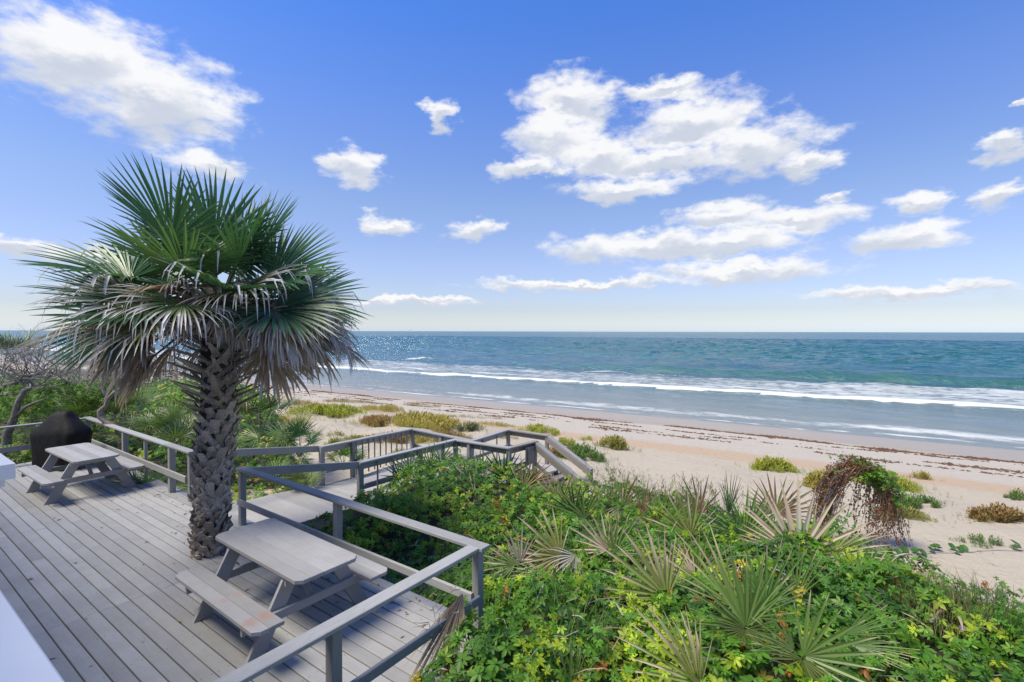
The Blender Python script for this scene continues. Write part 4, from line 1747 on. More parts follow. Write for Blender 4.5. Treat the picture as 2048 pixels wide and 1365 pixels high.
def palmetto(label, base, leaves, group='saw palmettos in the dune scrub', name='saw_palmetto', size=1.0):
    """leaves: (dx, dy, dz of hastula from base; axis (x,y,z); normal (x,y,z); L; span; kind)"""
    o = empty(name, base)
    tag(o, label, 'palmetto', group)
    for i, (h, A, N, L, span, kind) in enumerate(leaves):
        rg = random.Random(hash((round(base[0], 2), i)) & 0xffff)
        rg = random.Random(int(abs(base[0]) * 1000 + abs(base[1]) * 77 + i * 13))
        H, A, N = Vector(h), Vector(A).normalized(), Vector(N).normalized()
        col = {'g': (PG, PT), 'd': (PD, (.2, .19, .1)), 'y': (PY, PT), 't': (PT, PT), 'b': (PB, (.16, .11, .08)), 'w': (PW, PW), 'm': (PY, PB)}[kind]
        col = (tuple(c * rg.uniform(.85, 1.15) for c in col[0]), col[1])
        tip = {'g': .12, 'd': .05, 'y': .45, 't': .9, 'b': .5, 'w': .9, 'm': .6}[kind]
        gr = {'g': .25, 'd': .2, 'y': .35, 't': .3, 'b': .4, 'w': 1.6, 'm': .2}[kind]
        mm = MB()
        nseg = max(11, int(span / 11))
        fan(mm, H, A, N, rg, nseg, span, L, .22 if kind != 'w' else .3, gr, .45, col, tip, .1 if kind in 'ytm' else 0, PT, .2, .06, 1.15 if kind != 'w' else .8, .16)
        q = mm.build('fan_leaf', 'palm_leaf' if kind in 'gd' else 'dry_leaf', o)
        st = MB()
        stalk(st, Vector((H.x * .1, H.y * .1, 0)), H + A * .02, .05, .010, .006, (.13, .16, .04) if kind in 'gdym' else (.25, .2, .14), 5)
        st.build('stalk', 'palm_leaf', q)
    return o


def auto_leaves(seed, n, R, L, kinds='gggd', hgt=.5, spread=1.0, span=(210, 290)):
    rg = random.Random(seed)
    out = []
    for i in range(n):
        az = i * 2.4 + rg.uniform(-.4, .4)
        el = rg.uniform(.15, 1.2)
        d = Vector((math.sin(az) * math.cos(el) * spread, -math.cos(az) * math.cos(el) * spread, math.sin(el)))
        h = d * R * rg.uniform(.75, 1.15)
        h.z = max(.1, h.z + hgt * .3)
        A = (d + Vector((0, 0, -.15))).normalized()
        side = A.cross(Vector((0, 0, 1))).normalized()
        N = side.cross(A)
        N = (N + Vector((rg.uniform(-.3, .3), -.35, rg.uniform(-.2, .2)))).normalized()
        out.append((tuple(h), tuple(A), tuple(N), L * rg.uniform(.8, 1.15), rg.uniform(*span), rg.choice(kinds)))
    return out


def facing(px, py, z, ang, L, span, kind, tilt=.25, roll=0.0, Y=None):
    """world hastula under a photo point at height z; axis ang degrees clockwise from up, blade turned to the viewer"""
    H = at_z(px, py, z) if Y is None else at_y(px, py, Y)
    a = math.radians(ang)
    view = Vector((H.x, H.y, 0)).normalized()
    right = Vector((view.y, -view.x, 0))
    A = (right * math.sin(a) + Vector((0, 0, 1)) * math.cos(a) + view * tilt * abs(math.cos(a)) - view * .15).normalized()
    N = (-view + Vector((0, 0, .45)) + right * roll).normalized()
    return H, A, N, L * 1.18, span, kind


def placed(label, specs, **k):
    """palmetto from facing() leaves: the base is on the dune beneath their mean"""
    m = sum((s[0] for s in specs), Vector()) / len(specs)
    m.y += .12
    m.z = canopy1(m.x, m.y) - .15
    zmin = min(s[0].z for s in specs)
    m.z = min(m.z, zmin - .1)
    return palmetto(label, m, [(tuple(s[0] - m), tuple(s[1]), tuple(s[2]), s[3], s[4], s[5]) for s in specs], **k)


f_ = facing
placed('upright green fan palmetto in front of the beach stairs', [f_(1008, 958, .05, 5, .62, 250, 'd'), f_(1045, 978, -.05, 38, .55, 200, 'm'), f_(960, 945, .0, -20, .5, 180, 'g'), f_(1060, 965, -.1, 60, .55, 170, 'b')])
placed('browning palmetto drooping over the vines left of the stairs', [f_(955, 985, .0, -62, .68, 190, 'y'), f_(950, 1000, -.05, -100, .6, 200, 'y'), f_(930, 975, .1, -20, .5, 180, 'g'), f_(990, 1010, -.05, -170, .4, 160, 't')])
placed('small young palmetto fan by the near boardwalk handrail', [f_(882, 925, .35, 6, .42, 170, 'g'), f_(860, 935, .35, -40, .42, 180, 'g')])
placed('small palmetto tuft under the near boardwalk handrail', [f_(820, 945, .2, -15, .42, 200, 'g'), f_(800, 955, .15, -50, .4, 200, 'd'), f_(845, 940, .2, 30, .38, 200, 'g')])
placed('low silvery palmetto with drooping leaf among dark vines', [f_(945, 1052, -.25, 190, .42, 130, 'w'), f_(900, 1050, -.25, -120, .4, 140, 'g')])
placed('palmetto with fine arching green leaves beside a pale one', [f_(1170, 1035, -.05, -45, .62, 190, 'g'), f_(1165, 1060, -.05, 150, .45, 150, 'g'), f_(1150, 1030, -.05, -10, .5, 160, 'd')])
placed('pale tipped palmetto spreading left over the creeper', [f_(1120, 1112, -.05, -70, .66, 175, 'y'), f_(1110, 1120, -.1, -125, .5, 140, 'y')])
placed('dead silver grey palmetto leaf hanging in the creeper', [f_(1152, 1112, .05, -150, .48, 170, 'w'), f_(1090, 1150, .0, -85, .4, 70, 'y')])
placed('brown streaked half fan palmetto leaning left in the creeper', [f_(1335, 1195, .12, -55, .78, 150, 'y'), f_(1325, 1195, .12, -135, .4, 90, 't'), f_(1330, 1190, .1, -15, .7, 70, 't')])
placed('single palmetto fan on a tall bare stalk by the sand', [f_(1247, 1012, -.05, 3, .52, 140, 'm'), f_(1240, 1010, -.05, -170, .38, 110, 't')])
placed('brown spiky palmetto with bleached hanging leaf', [f_(1285, 1030, -.1, 8, .58, 70, 'b'), f_(1275, 1035, -.1, 175, .62, 100, 'w'), f_(1320, 1055, -.15, 55, .5, 210, 'g')])
placed('low rusty palmetto tuft at the sand edge', [f_(1330, 1022, -.35, 2, .42, 90, 'b'), f_(1345, 1040, -.35, 40, .4, 150, 'm')])
placed('palmetto with hanging tan leaflets in the middle of the scrub', [f_(1382, 1075, .0, -30, .7, 150, 'y'), f_(1385, 1080, .0, 178, .5, 120, 't'), f_(1370, 1040, .0, 8, .45, 80, 'g'), f_(1400, 1030, -.05, -12, .62, 110, 'b')])
placed('narrow upright dark green palmetto spear', [f_(1458, 1028, .02, 2, .62, 42, 'd'), f_(1452, 1050, .0, -100, .4, 120, 'd')])
placed('broad bright green palmetto fan left of the tan one', [f_(1492, 1068, .05, -5, .68, 290, 'g'), f_(1480, 1075, .05, -80, .5, 200, 'd'), f_(1505, 1070, .05, 60, .55, 200, 'g')])
placed('palmetto with dark spiky leaf tips at the edge of the sand', [f_(1552, 1026, -.1, 12, .66, 190, 'm'), f_(1560, 1030, -.1, 62, .6, 100, 'b'), f_(1545, 1028, -.1, -55, .45, 100, 'b')])
placed('tall tan dead palmetto fan standing above the vines', [f_(1598, 1112, .22, 4, .82, 185, 't'), f_(1590, 1110, .22, -45, .7, 110, 't'), f_(1620, 1108, .22, 48, .7, 110, 'y')])
placed('tan and green palmetto blades lying right of the dead fan', [f_(1660, 1110, .3, 62, .62, 70, 'y'), f_(1655, 1128, .3, 75, .45, 60, 't')])
placed('large pale green palmetto fan low in the foreground', [f_(1492, 1255, .42, -25, .60, 130, 'g'), f_(1490, 1258, .42, 180, .40, 250, 'g'), f_(1500, 1235, .42, 22, .52, 100, 'g')])
placed('upright green palmetto blades behind the foreground fan', [f_(1530, 1215, .38, 10, .62, 90, 'g'), f_(1590, 1200, .4, 3, .5, 70, 'g'), f_(1470, 1215, .3, -38, .75, 70, 'y')])
placed('green palmetto fan near the bottom edge, right of centre', [f_(1608, 1312, .45, 60, .52, 140, 'g'), f_(1605, 1318, .45, 190, .42, 200, 'g'), f_(1590, 1300, .45, -70, .36, 100, 'g')])
placed('palmetto leaf with bleached tips cut by the bottom edge', [f_(1410, 1372, .35, -55, .62, 90, 'y'), f_(1400, 1380, .35, -15, .55, 50, 'y')])
placed('pale green palmetto fan cut by the bottom edge', [f_(1150, 1368, .15, -70, .36, 170, 'g'), f_(1140, 1385, .15, 30, .35, 200, 'g')])
placed('palmetto blade tips pointing right in the foreground vines', [f_(1690, 1270, .45, 48, .42, 40, 'g'), f_(1700, 1290, .45, 78, .4, 40, 'g')])
placed('tan and grey palmetto fan between the pale one and the half fan', [f_(1215, 1100, .0, -35, .55, 150, 't'), f_(1230, 1105, .0, 25, .5, 140, 'g')])
placed('bleached fan palmetto leaning out below the beach stairs', [f_(1110, 1000, -.1, -30, .5, 150, 'y'), f_(1125, 1005, -.1, 30, .5, 130, 'm')])
placed('small mixed palmetto fan right of the brown half fan', [f_(1395, 1150, .08, 15, .5, 170, 'g'), f_(1390, 1155, .08, -60, .45, 110, 't')])
placed('dry palmetto fan low beside the railing corner', [f_(1040, 1125, .0, -20, .45, 150, 't'), f_(1030, 1130, .0, -80, .4, 120, 'y')])
placed('green palmetto fan in the yellow vines right of the dead fan', [f_(1720, 1165, .3, 10, .42, 190, 'g'), f_(1735, 1170, .3, 55, .4, 120, 'y')])
# left: behind the deck
def bush(label, px, py, Y, n, R, L, kinds='gggdd', seed=1, **k):
    p_ = at_y(px, py, Y)
    p_.z -= R * .35
    return palmetto(label, p_, auto_leaves(seed, n, R, L, kinds, **k))


bush('dense dark palmetto clump beyond the railing right of the palm trunk', 520, 850, 13.2, 15, .85, .62, 'ddgdyd', 21)
bush('round palmetto clump beside the dense one, right of the trunk', 562, 885, 12.6, 12, .6, .55, 'ddgy', 22)
bush('low palmetto clump next to the far boardwalk handrail', 600, 900, 12.0, 8, .45, .5, 'ddg', 23)
bush('small palmetto inside the boardwalk bend, right of the first post', 688, 930, 12.2, 8, .35, .42, 'dgyg', 24)
bush('pale palmetto fan low behind the near sloping rail', 605, 985, 10.9, 6, .3, .4, 'yyg', 25)
bush('yellowing palmetto low on the ground beside the boardwalk', 545, 965, 11.3, 6, .3, .4, 'gyg', 26)
bush('sunburst palmetto behind the dead branch', 248, 830, 13.6, 12, .55, .62, 'ggdg', 27)
bush('green palmetto left of the palm trunk, behind the railing', 338, 868, 12.0, 11, .45, .6, 'gdgg', 28)
bush('palmetto with long thin leaves behind the covered grill', 185, 835, 13.4, 8, .5, .75, 'gyg', 29)
bush('taller palmetto below the distant walkway', 240, 806, 15.5, 11, .75, .7, 'ggdg', 30)
bush('grey green palmetto leaning on the left railing', 285, 880, 11.8, 8, .4, .5, 'ggd', 31)
bush('palmetto under the left railing, seen between its posts', 300, 990, 10.4, 6, .35, .45, 'ggd', 32)
bush('palmetto low behind the railing just left of the trunk', 365, 900, 11.2, 8, .4, .5, 'gdg', 33)
bush('palmetto partly hidden right behind the palm trunk', 392, 838, 13.4, 9, .6, .6, 'dgd', 34)
bush('tall palmetto at the left edge rising above the bare shrub', 28, 715, 16.5, 12, .6, .6, 'gyd', 35)

# dried thatch hanging over the corner of the railing
def build_thatch():
    H = at_y(926, 1186, 4.86)
    o = empty('dead_palm_thatch', H + Vector((0, 0, -.9)))
    tag(o, 'bundle of dry brown palm thatch hanging beside the railing corner', 'dead fronds')
    base = H + Vector((0, 0, -.9))
    rg = random.Random(6)
    for k, (A, L, n, sp, c) in enumerate([((-.30, -.62, -.50), .85, 20, 34, (.30, .21, .125)), ((-.20, -.62, -.55), .9, 18, 30, (.26, .17, .1)), ((-.42, -.62, -.42), .75, 16, 30, (.24, .16, .10)), ((-.08, -.6, -.42), .85, 16, 30, (.36, .27, .17))]):
        mm = MB()
        fan(mm, H - base, Vector(A), Vector((.1, -.6, .8)), rg, n, sp, L, .2, .3, .5, (c, (.44, .34, .22)), .6, .05, (.42, .33, .22), .2, .1, 1.7, .4)
        mm.build('dead_frond', 'dry_leaf', o)
    t = MB()
    for _ in range(70):
        a = Vector((rg.uniform(-.28, .12), rg.uniform(-.5, .05), rg.uniform(-.55, .08))) + H - base
        q = Vector((rg.uniform(-.16, .04), rg.uniform(-.1, .1), rg.uniform(-.16, .06)))
        t.tube([a, a + q * .6 + Vector((0, 0, rg.uniform(-.02, .03))), a + q], [.004, .003, .0015], 3)
    tag(t.build('twigs', 'twig_grey', o), kind='stuff')


build_thatch()

# ------------------------------------------------------------------ dune plants on the sand
def dune_clump(label, px, py, wpx, dpx, h, kind, n, cat='dune shrub', group='clumps of low dune shrub', name='dune_shrub', lobes=13, seed=None):
    """a low patch: py is the photo row of its middle on the sand; dpx its photo height; h the height of its stalks in m"""
    c = hit(px, py)
    a = hit(px, py + dpx / 2)
    e = hit(px, py - dpx / 2 + h * .5 * F / c.y)
    h = h * .62
    wpx = wpx * (1.12 if px > 1000 else 1.3)
    n = int(n * (1.0 if px > 1000 else 1.35))
    rx = wpx / 2 * c.y / F
    ry = max(.18, (e.y - a.y) / 2) if e is not None else .4
    ry = min(ry, rx * 1.3)
    r = np.random.RandomState(seed if seed is not None else int(px * 7 + py) % 9999)
    # lobed outline
    lob = np.stack([r.uniform(-.75, .75, lobes) * rx, r.uniform(-.75, .75, lobes) * ry, r.uniform(.10, .42, lobes)], 1)
    i = r.randint(0, lobes, n)
    rad = np.sqrt(r.uniform(0, 1, n))
    th = r.uniform(0, 2 * np.pi, n)
    lx = lob[i, 0] + np.cos(th) * rad * lob[i, 2] * rx
    ly = lob[i, 1] + np.sin(th) * rad * lob[i, 2] * ry
    strag = r.uniform(0, 1, n) < .10         # stragglers round the edge
    lx = np.where(strag, r.uniform(-1.35, 1.35, n) * rx, lx)
    ly = np.where(strag, r.uniform(-1.35, 1.35, n) * ry, ly)
    X, Y = c.x + lx, c.y + ly
    Z = np.array([ground(x, y) for x, y in zip(X, Y)])
    edge = np.clip(1 - np.hypot(lx / rx, ly / ry) ** 2, .12, 1)
    dome = edge * h * .4
    hh = h * (.35 + .75 * edge) * r.choice([.55, .8, 1.0, 1.25, 1.5], n) * r.uniform(.85, 1.15, n)
    pal = {'lime': ((.25, .31, .03), (.40, .41, .06)), 'olive': ((.20, .23, .035), (.33, .29, .08)), 'rust': ((.22, .22, .05), (.36, .20, .08)), 'gold': ((.32, .32, .05), (.44, .35, .09)),
           'grey': ((.13, .16, .06), (.22, .24, .12)), 'green': ((.08, .16, .03), (.13, .22, .04)), 'straw': ((.30, .25, .10), (.40, .30, .14))}[kind]
    # template: six narrow leaves up a stalk
    tv, tf, tt = [], [], []
    for k in range(7):
        t0 = .1 + .13 * k
        a_ = k * 2.4
        d = np.array([math.cos(a_), math.sin(a_), .0])
        q = np.array([-math.sin(a_), math.cos(a_), 0])
        j = len(tv)
        ll = .34 * (1.05 - t0 * .5)
        tv += [np.array([0, 0, t0]), d * ll * .55 + q * .055 + [0, 0, t0 + .14], d * ll + [0, 0, t0 + .34], d * ll * .55 - q * .055 + [0, 0, t0 + .14]]
        tf += [(j, j + 1, j + 2, j + 3)]
        tt += [t0, t0 + .1, t0 + .2, t0 + .1]
    tv, tf, tt = np.array(tv), np.array(tf), np.clip(np.array(tt), 0, 1)
    nr = np.stack([r.normal(0, .22, n) + lx / rx * .25, r.normal(0, .22, n) + ly / ry * .25, np.ones(n)], 1)
    M = rot_mats(nr, r.uniform(0, 6.28, n))
    V = np.einsum('nij,kj->nki', M, tv) * hh[:, None, None] + np.stack([lx, ly, Z - c.z - .02 + dome * .6], 1)[:, None, :]
    Fc = (np.arange(n)[:, None, None] * len(tv) + tf[None]).reshape(-1, 4)
    rt = r.uniform(0, 1, n)
    ca, cb = np.array(pal[0]), np.array(pal[1])
    mixk = np.clip(tt[None, :] * (.3 + rt[:, None] * 1.1), 0, 1)[..., None]
    C = (ca * (1 - mixk) + cb * mixk) * r.uniform(.7, 1.25, (n, 1, 1))
    me = mesh_np(name, V.reshape(-1, 3), Fc, 'dune_leaf', C.reshape(-1, 3))
    o = obj(name, me, None, c)
    return tag(o, label, cat, group)


D = dune_clump
D('big lime green dune shrub just right of the palm crown', 650, 832, 120, 34, .42, 'lime', 1500)
D('straw coloured grass patch behind the big lime shrub', 610, 812, 70, 10, .3, 'straw', 420)
D('grassy yellow green patch at the back of the dune', 765, 822, 100, 20, .32, 'gold', 620)
D('brownish dune shrub between the two largest lime ones', 750, 853, 82, 26, .34, 'rust', 800)
D('large golden green dune shrub behind the boardwalk corner', 850, 852, 150, 44, .46, 'gold', 2000)
D('thin straw grass trailing right of the golden shrub', 940, 836, 120, 6, .18, 'straw', 300)
D('rusty patch of dune growth touching the boardwalk railing', 800, 880, 120, 26, .26, 'rust', 750)
D('orange brown growth right behind the boardwalk jog', 905, 876, 80, 18, .24, 'rust', 500)
D('wispy grey green dune plant left of the landing', 938, 862, 58, 14, .32, 'grey', 260)
D('tiny green plant in the sand below the big lime shrub', 672, 871, 34, 9, .16, 'olive', 130)
D('small green tuft behind the first boardwalk rail', 672, 892, 50, 14, .22, 'lime', 260)
D('small pale tuft behind the boardwalk balusters', 800, 912, 36, 12, .2, 'lime', 180)
D('dry brown litter of creeping plants near the palmetto clump', 610, 868, 70, 20, .12, 'rust', 300)
D('lime dune shrub behind the landing railing', 1075, 866, 90, 22, .34, 'lime', 700)
D('small lime tuft between landing and stairs', 1130, 890, 46, 16, .26, 'lime', 320)
D('tiny pair of tufts on the open sand', 1172, 881, 36, 10, .18, 'lime', 170)
D('dark green shrub beside the beach stairs', 1165, 913, 92, 28, .34, 'green', 900)
D('rust brown growth behind the stair handrail', 1120, 912, 60, 22, .32, 'rust', 500)
D('tall tipped dune shrub alone right of the stairs', 1228, 897, 64, 22, .42, 'olive', 520)
D('round lime dune shrub alone in the middle of the sand', 1545, 940, 86, 22, .34, 'lime', 900)
D('long green dune shrub trailing right behind the dry arching vine', 1745, 965, 120, 60, .34, 'lime', 1500)
D('green tail of the trailing shrub to the right', 1830, 1012, 130, 26, .22, 'green', 700)
D('low bright green growth under the arching vine', 1790, 1035, 110, 40, .22, 'olive', 700)
D('small yellow green tuft on the orange sand', 1840, 958, 44, 12, .22, 'gold', 190)
D('upright straw green tuft left of the arching vine', 1632, 975, 40, 30, .36, 'gold', 300)
D('dark brown topped shrub strip at the right edge', 1995, 1040, 130, 26, .28, 'rust', 900)
D('small green shrub at the right edge above the brown strip', 2040, 1000, 50, 16, .26, 'green', 260)
D('open sprawling green plant on the sand at the right', 1965, 1090, 90, 36, .16, 'green', 190, lobes=7)
D('little sprout in the shade beside the stair foot', 1218, 942, 16, 6, .14, 'green', 30)
D('small sprout on the bare sand near the right edge', 1860, 1126, 30, 8, .10, 'green', 26)
D('small leafy sprout beside the dry stick', 1990, 1190, 46, 12, .14, 'green', 40)

D('low gold growth between the palmetto clump and the big lime shrub', 575, 846, 70, 16, .26, 'gold', 420)
D('straw coloured strip of grass on the rise behind the lime shrub', 700, 806, 110, 8, .24, 'straw', 420)
D('olive growth creeping along the sand left of the boardwalk corner', 735, 884, 90, 16, .2, 'olive', 420)
D('golden low growth in front of the large golden shrub', 860, 884, 70, 12, .24, 'gold', 360)
D('thin golden grass between the golden shrub and the landing', 985, 852, 80, 10, .2, 'gold', 320)
D('sparse green creepers on the sand behind the landing', 1010, 876, 60, 10, .16, 'olive', 200)
D('pale straw tuft far back on the dune crest', 845, 812, 80, 7, .22, 'straw', 260)


def grass(label, px0, px1, py, Y0, n, h, cols, seed, heads=False, name='grass_tuft', fn=None):
    """thin blades; px range at photo row py on the dune"""
    r = random.Random(seed)
    c = hit((px0 + px1) / 2, py, canopy1 if fn is None else fn)
    o = empty(name, c)
    m = MB()
    w = (px1 - px0) / F * c.y
    for _ in range(n):
        x = r.uniform(-w / 2, w / 2)
        y = r.uniform(-.5, .5) * Y0
        z = canopy1(c.x + x, c.y + y) - c.z - .05
        a = r.uniform(0, 6.28)
        b2 = r.uniform(.15, .95)
        hh = h * r.uniform(.5, 1.15)
        d = Vector((math.cos(a), math.sin(a), 0))
        q = Vector((-math.sin(a), math.cos(a), 0))
        p0 = Vector((x, y, z))
        col = r.choice(cols)
        col = tuple(k * r.uniform(.75, 1.2) for k in col)
        ww = r.uniform(.0025, .005)
        vs = []
        for t in (0, .35, .7, 1.0):
            p_ = p0 + Vector((0, 0, hh * t * (1 - .25 * t * b2))) + d * hh * b2 * t * t
            vs += [p_ - q * ww * (1 - t * .85), p_ + q * ww * (1 - t * .85)]
        m.add(vs, [(0, 1, 3, 2), (2, 3, 5, 4), (4, 5, 7, 6)], [col] * 8)
        if heads and r.random() < .4:
            for k in range(6):
                t = .72 + .05 * k
                p_ = p0 + Vector((0, 0, hh * t * (1 - .25 * t * b2))) + d * hh * b2 * t * t
                e = Vector((r.uniform(-.03, .03), r.uniform(-.02, .02), .03))
                m.add([p_, p_ + e + q * .008, p_ + e * 1.8, p_ + e - q * .008], [(0, 1, 2, 3)], [(.30, .26, .15)] * 4)
    m.build('blades', 'dune_leaf', o)
    return tag(o, label, 'grass', 'tufts of beach grass')


G1, G2, G3 = (.12, .17, .05), (.22, .22, .09), (.30, .19, .08)
grass('beach grass with seed heads by the foot of the stairs', 1180, 1290, 985, 1.0, 200, .62, (G1, G2), 1, True)
grass('fine beach grass in front of the house shadow edge', 1290, 1480, 1010, .8, 240, .6, (G1, G2), 2, True)
grass('brown and green grass patch on the right slope', 1770, 1930, 1195, 1.2, 900, .2, (G1, G1, G3, G2, (.20, .2, .06), (.3, .24, .12)), 3)
grass('dark green grass at the foot of the right slope', 1900, 2040, 1225, .7, 300, .34, (G1, (.08, .13, .03)), 4)
grass('grass blades growing beside the railing corner', 880, 930, 1195, .5, 70, .4, (G1, (.12, .2, .04)), 5)
grass('long grass blades in the dark hollow of the vines', 1090, 1220, 1270, .7, 60, .5, (G1, (.16, .24, .05)), 6)


# beach vine with round leaves on a runner across the sand
def build_runner():
    c = hit(1820, 1108)
    o = empty('beach_morning_glory', c)
    tag(o, 'round leaved runner vine stretching across the bare sand', 'vine')
    r = random.Random(9)
    pts = []
    for px in range(1690, 2060, 18):
        p_ = hit(px, 1116 - (px - 1690) * .042 + r.uniform(-2, 2))
        pts.append(p_ - c + Vector((0, 0, .012)))
    m = MB()
    m.tube(pts, .006, 4)
    m.build('stem', 'twig_grey', o)
    spots = [1700, 1712, 1722, 1735, 1745, 1775, 1784, 1796, 1808, 1832, 1842, 1858, 1872, 1880, 1906, 1914, 1922, 1930, 2026, 2036, 1690, 1752]
    for px in spots:
        p_ = hit(px + r.uniform(-4, 4), 1115 - (px - 1690) * .042 + r.uniform(-7, 5)) - c
        m = MB()
        R = r.uniform(.055, .085)
        nrm = Vector((r.uniform(-.5, .5), r.uniform(-.8, .1), 1)).normalized()
        a = nrm.cross(Vector((1, 0, 0))).normalized()
        e = nrm.cross(a)
        ctr = p_ + Vector((0, 0, R * .9))
        vs = [ctr - nrm * .01]
        for k in range(10):
            t = 2 * math.pi * k / 10
            rr = R * (1 if k else .75)
            vs.append(ctr + a * math.cos(t) * rr + e * math.sin(t) * rr * .9 + nrm * .012)
        cl = tuple(q * r.uniform(.8, 1.2) for q in (.06, .14, .03))
        m.add(vs, [(0, 1 + k, 1 + (k + 1) % 10) for k in range(10)], [cl] * 11)
        m.tube([p_, ctr], .004, 3, cl)
        m.build('leaf', 'vine_leaf', o)


build_runner()


# dry vine arching over at the right
def build_arch():
    Y = 8.9
    ctrl = [(1640, 1075), (1650, 1020), (1668, 965), (1695, 935), (1730, 932), (1760, 955), (1785, 1000), (1800, 1060), (1812, 1110)]
    B = at_y(1650, 1075, Y)
    B.z = ground(B.x, B.y)
    o = empty('dry_vine', B)
    tag(o, 'rust brown dead vine arching over the dune edge', 'dead vine')
    r = random.Random(12)
    m = MB()
    lv = MB()
    P = [at_y(*c, Y) - B for c in ctrl]

    def path(t):
        u = t * (len(P) - 1)
        i = min(int(u), len(P) - 2)
        return P[i].lerp(P[i + 1], u - i)
    for k in range(84):
        t0 = r.uniform(0, .12)
        t1 = r.choice((.45, .55, .62)) + r.uniform(-.1, .1) if k < 70 else r.uniform(.8, 1.0)
        off = Vector((r.gauss(0, .065), r.gauss(0, .11), r.gauss(0, .05)))
        pts = []
        n = 9
        for i in range(n):
            t = t0 + (t1 - t0) * i / (n - 1)
            p_ = path(t) + off * (1.25 - .5 * t) + Vector((r.gauss(0, .025), r.gauss(0, .025), r.gauss(0, .02)))
            pts.append(p_)
        m.tube(pts, [.006] * (n - 1) + [.002], 3)
        for p_ in pts[1:]:
            for _ in range(11 if k < 70 else 5):
                q = p_ + Vector((r.gauss(0, .03), r.gauss(0, .04), r.gauss(0, .03)))
                s = r.uniform(.012, .03)
                a = Vector((r.uniform(-1, 1), r.uniform(-1, 1), r.uniform(-1, 1))).normalized() * s
                e = a.cross(Vector((.3, .5, .8))).normalized() * s * .6
                c = r.choice(((.30, .115, .035), (.22, .085, .035), (.36, .17, .06), (.16, .08, .045)))
                lv.add([q - a, q + e, q + a, q - e], [(0, 1, 2, 3)], [c] * 4)
    # hanging strands on the right
    for k in range(60):
        p0 = path(r.uniform(.5, .72)) + Vector((r.gauss(0, .06), r.gauss(0, .12), 0))
        L = r.uniform(.4, 1.25)
        dx = r.uniform(-.35, .45)
        pts = [p0 + Vector((dx * t, r.gauss(0, .02), -L * t - .1 * t * t)) for t in np.linspace(0, 1, 8)]
        m.tube(pts, [.004] * 7 + [.0015], 3)
        for p_ in pts[1:]:
            for _ in range(r.choice((2, 4, 7))):
                q = p_ + Vector((r.gauss(0, .02), r.gauss(0, .03), r.gauss(0, .03)))
                s = r.uniform(.012, .028)
                a = Vector((r.uniform(-.4, .4), r.uniform(-.4, .4), -1)).normalized() * s
                e = a.cross(Vector((.3, .8, .2))).normalized() * s * .6
                c = r.choice(((.30, .115, .035), (.20, .075, .03), (.27, .13, .06)))
                lv.add([q - a, q + e, q + a, q - e], [(0, 1, 2, 3)], [c] * 4)
    m.build('dry_stems', 'driftwood', o)
    tag(lv.build('dry_leaves', 'dry_leaf', o), kind='stuff')
    rr = np.random.RandomState(4)
    n = 460
    t = rr.beta(2.2, 2.0, n) * .42 + .36
    pp = np.array([list(path(x)) for x in t]) + rr.normal(0, 1, (n, 3)) * np.array([.11, .15, .08]) + np.array([.03, -.05, -.04])
    nr = rr.normal(0, .5, (n, 3)) + np.array([0, -.7, .8])
    q = emit_vines('green_leaves', pp, rot_mats(nr, rr.uniform(0, 6.28, n)), rr.uniform(.05, .085, n), np.array([.085, .19, .02]) * rr.uniform(.6, 1.9, (n, 1)), parent=o)
    tag(q, kind='stuff')


build_arch()


def build_stick():
    a, b_ = hit(1862, 1255, canopy1), at_y(1992, 1196, 7.3)
    o = empty('dry_stick', a)
    tag(o, 'dry grey stick lying across the vines at lower right', 'stick')
    m = MB()
    n = 9
    m.tube([(b_ - a) * (i / (n - 1)) + Vector((0, 0, .06 + .03 * math.sin(i))) for i in range(n)], [.016 - .001 * i for i in range(n)], 6)
    m.build('stem', 'driftwood', o)
    r = random.Random(2)
    t = MB()
    for _ in range(16):
        e = Vector((r.uniform(.1, .8), r.uniform(-.5, .3), r.uniform(-.65, -.2)))
        t.tube([b_ - a + Vector((0, 0, .06)), b_ - a + e * .5 + Vector((0, 0, .12)), b_ - a + e], [.006, .005, .002], 4)
    t.build('twig', 'twig_grey', o)


build_stick()

# two pale purple flowers
for lab, px, py in (('pale purple flower on the vines nearer the dead fan', 1758, 1182), ('pale purple flower on the vines nearer the dry stick', 1917, 1254)):
    c = hit(px, py, lambda x, y: canopy1(x, y) + .06)
    o = empty('morning_glory_flower', c - Vector((0, 0, .06)))
    tag(o, lab, 'flower', 'purple flowers on the vines')
    m = MB()
    vs = [Vector((0, 0, .03))]
    for k in range(10):
        t = 2 * math.pi * k / 10
        R = .024 + (.004 if k % 2 else 0)
        vs.append(Vector((math.cos(t) * R, math.sin(t) * R * .6 - .035, .07 + math.sin(t) * R * .7)))
    m.add(vs, [(0, 1 + k, 1 + (k + 1) % 10) for k in range(10)], [(.60, .45, .64)] * 11)
    m.build('petals', 'dune_leaf', o)
    s = MB()
    s.tube([(0, 0, -.02), (0, 0, .03)], .004, 4, (.08, .15, .03))
    s.build('stalk', 'dune_leaf', o)

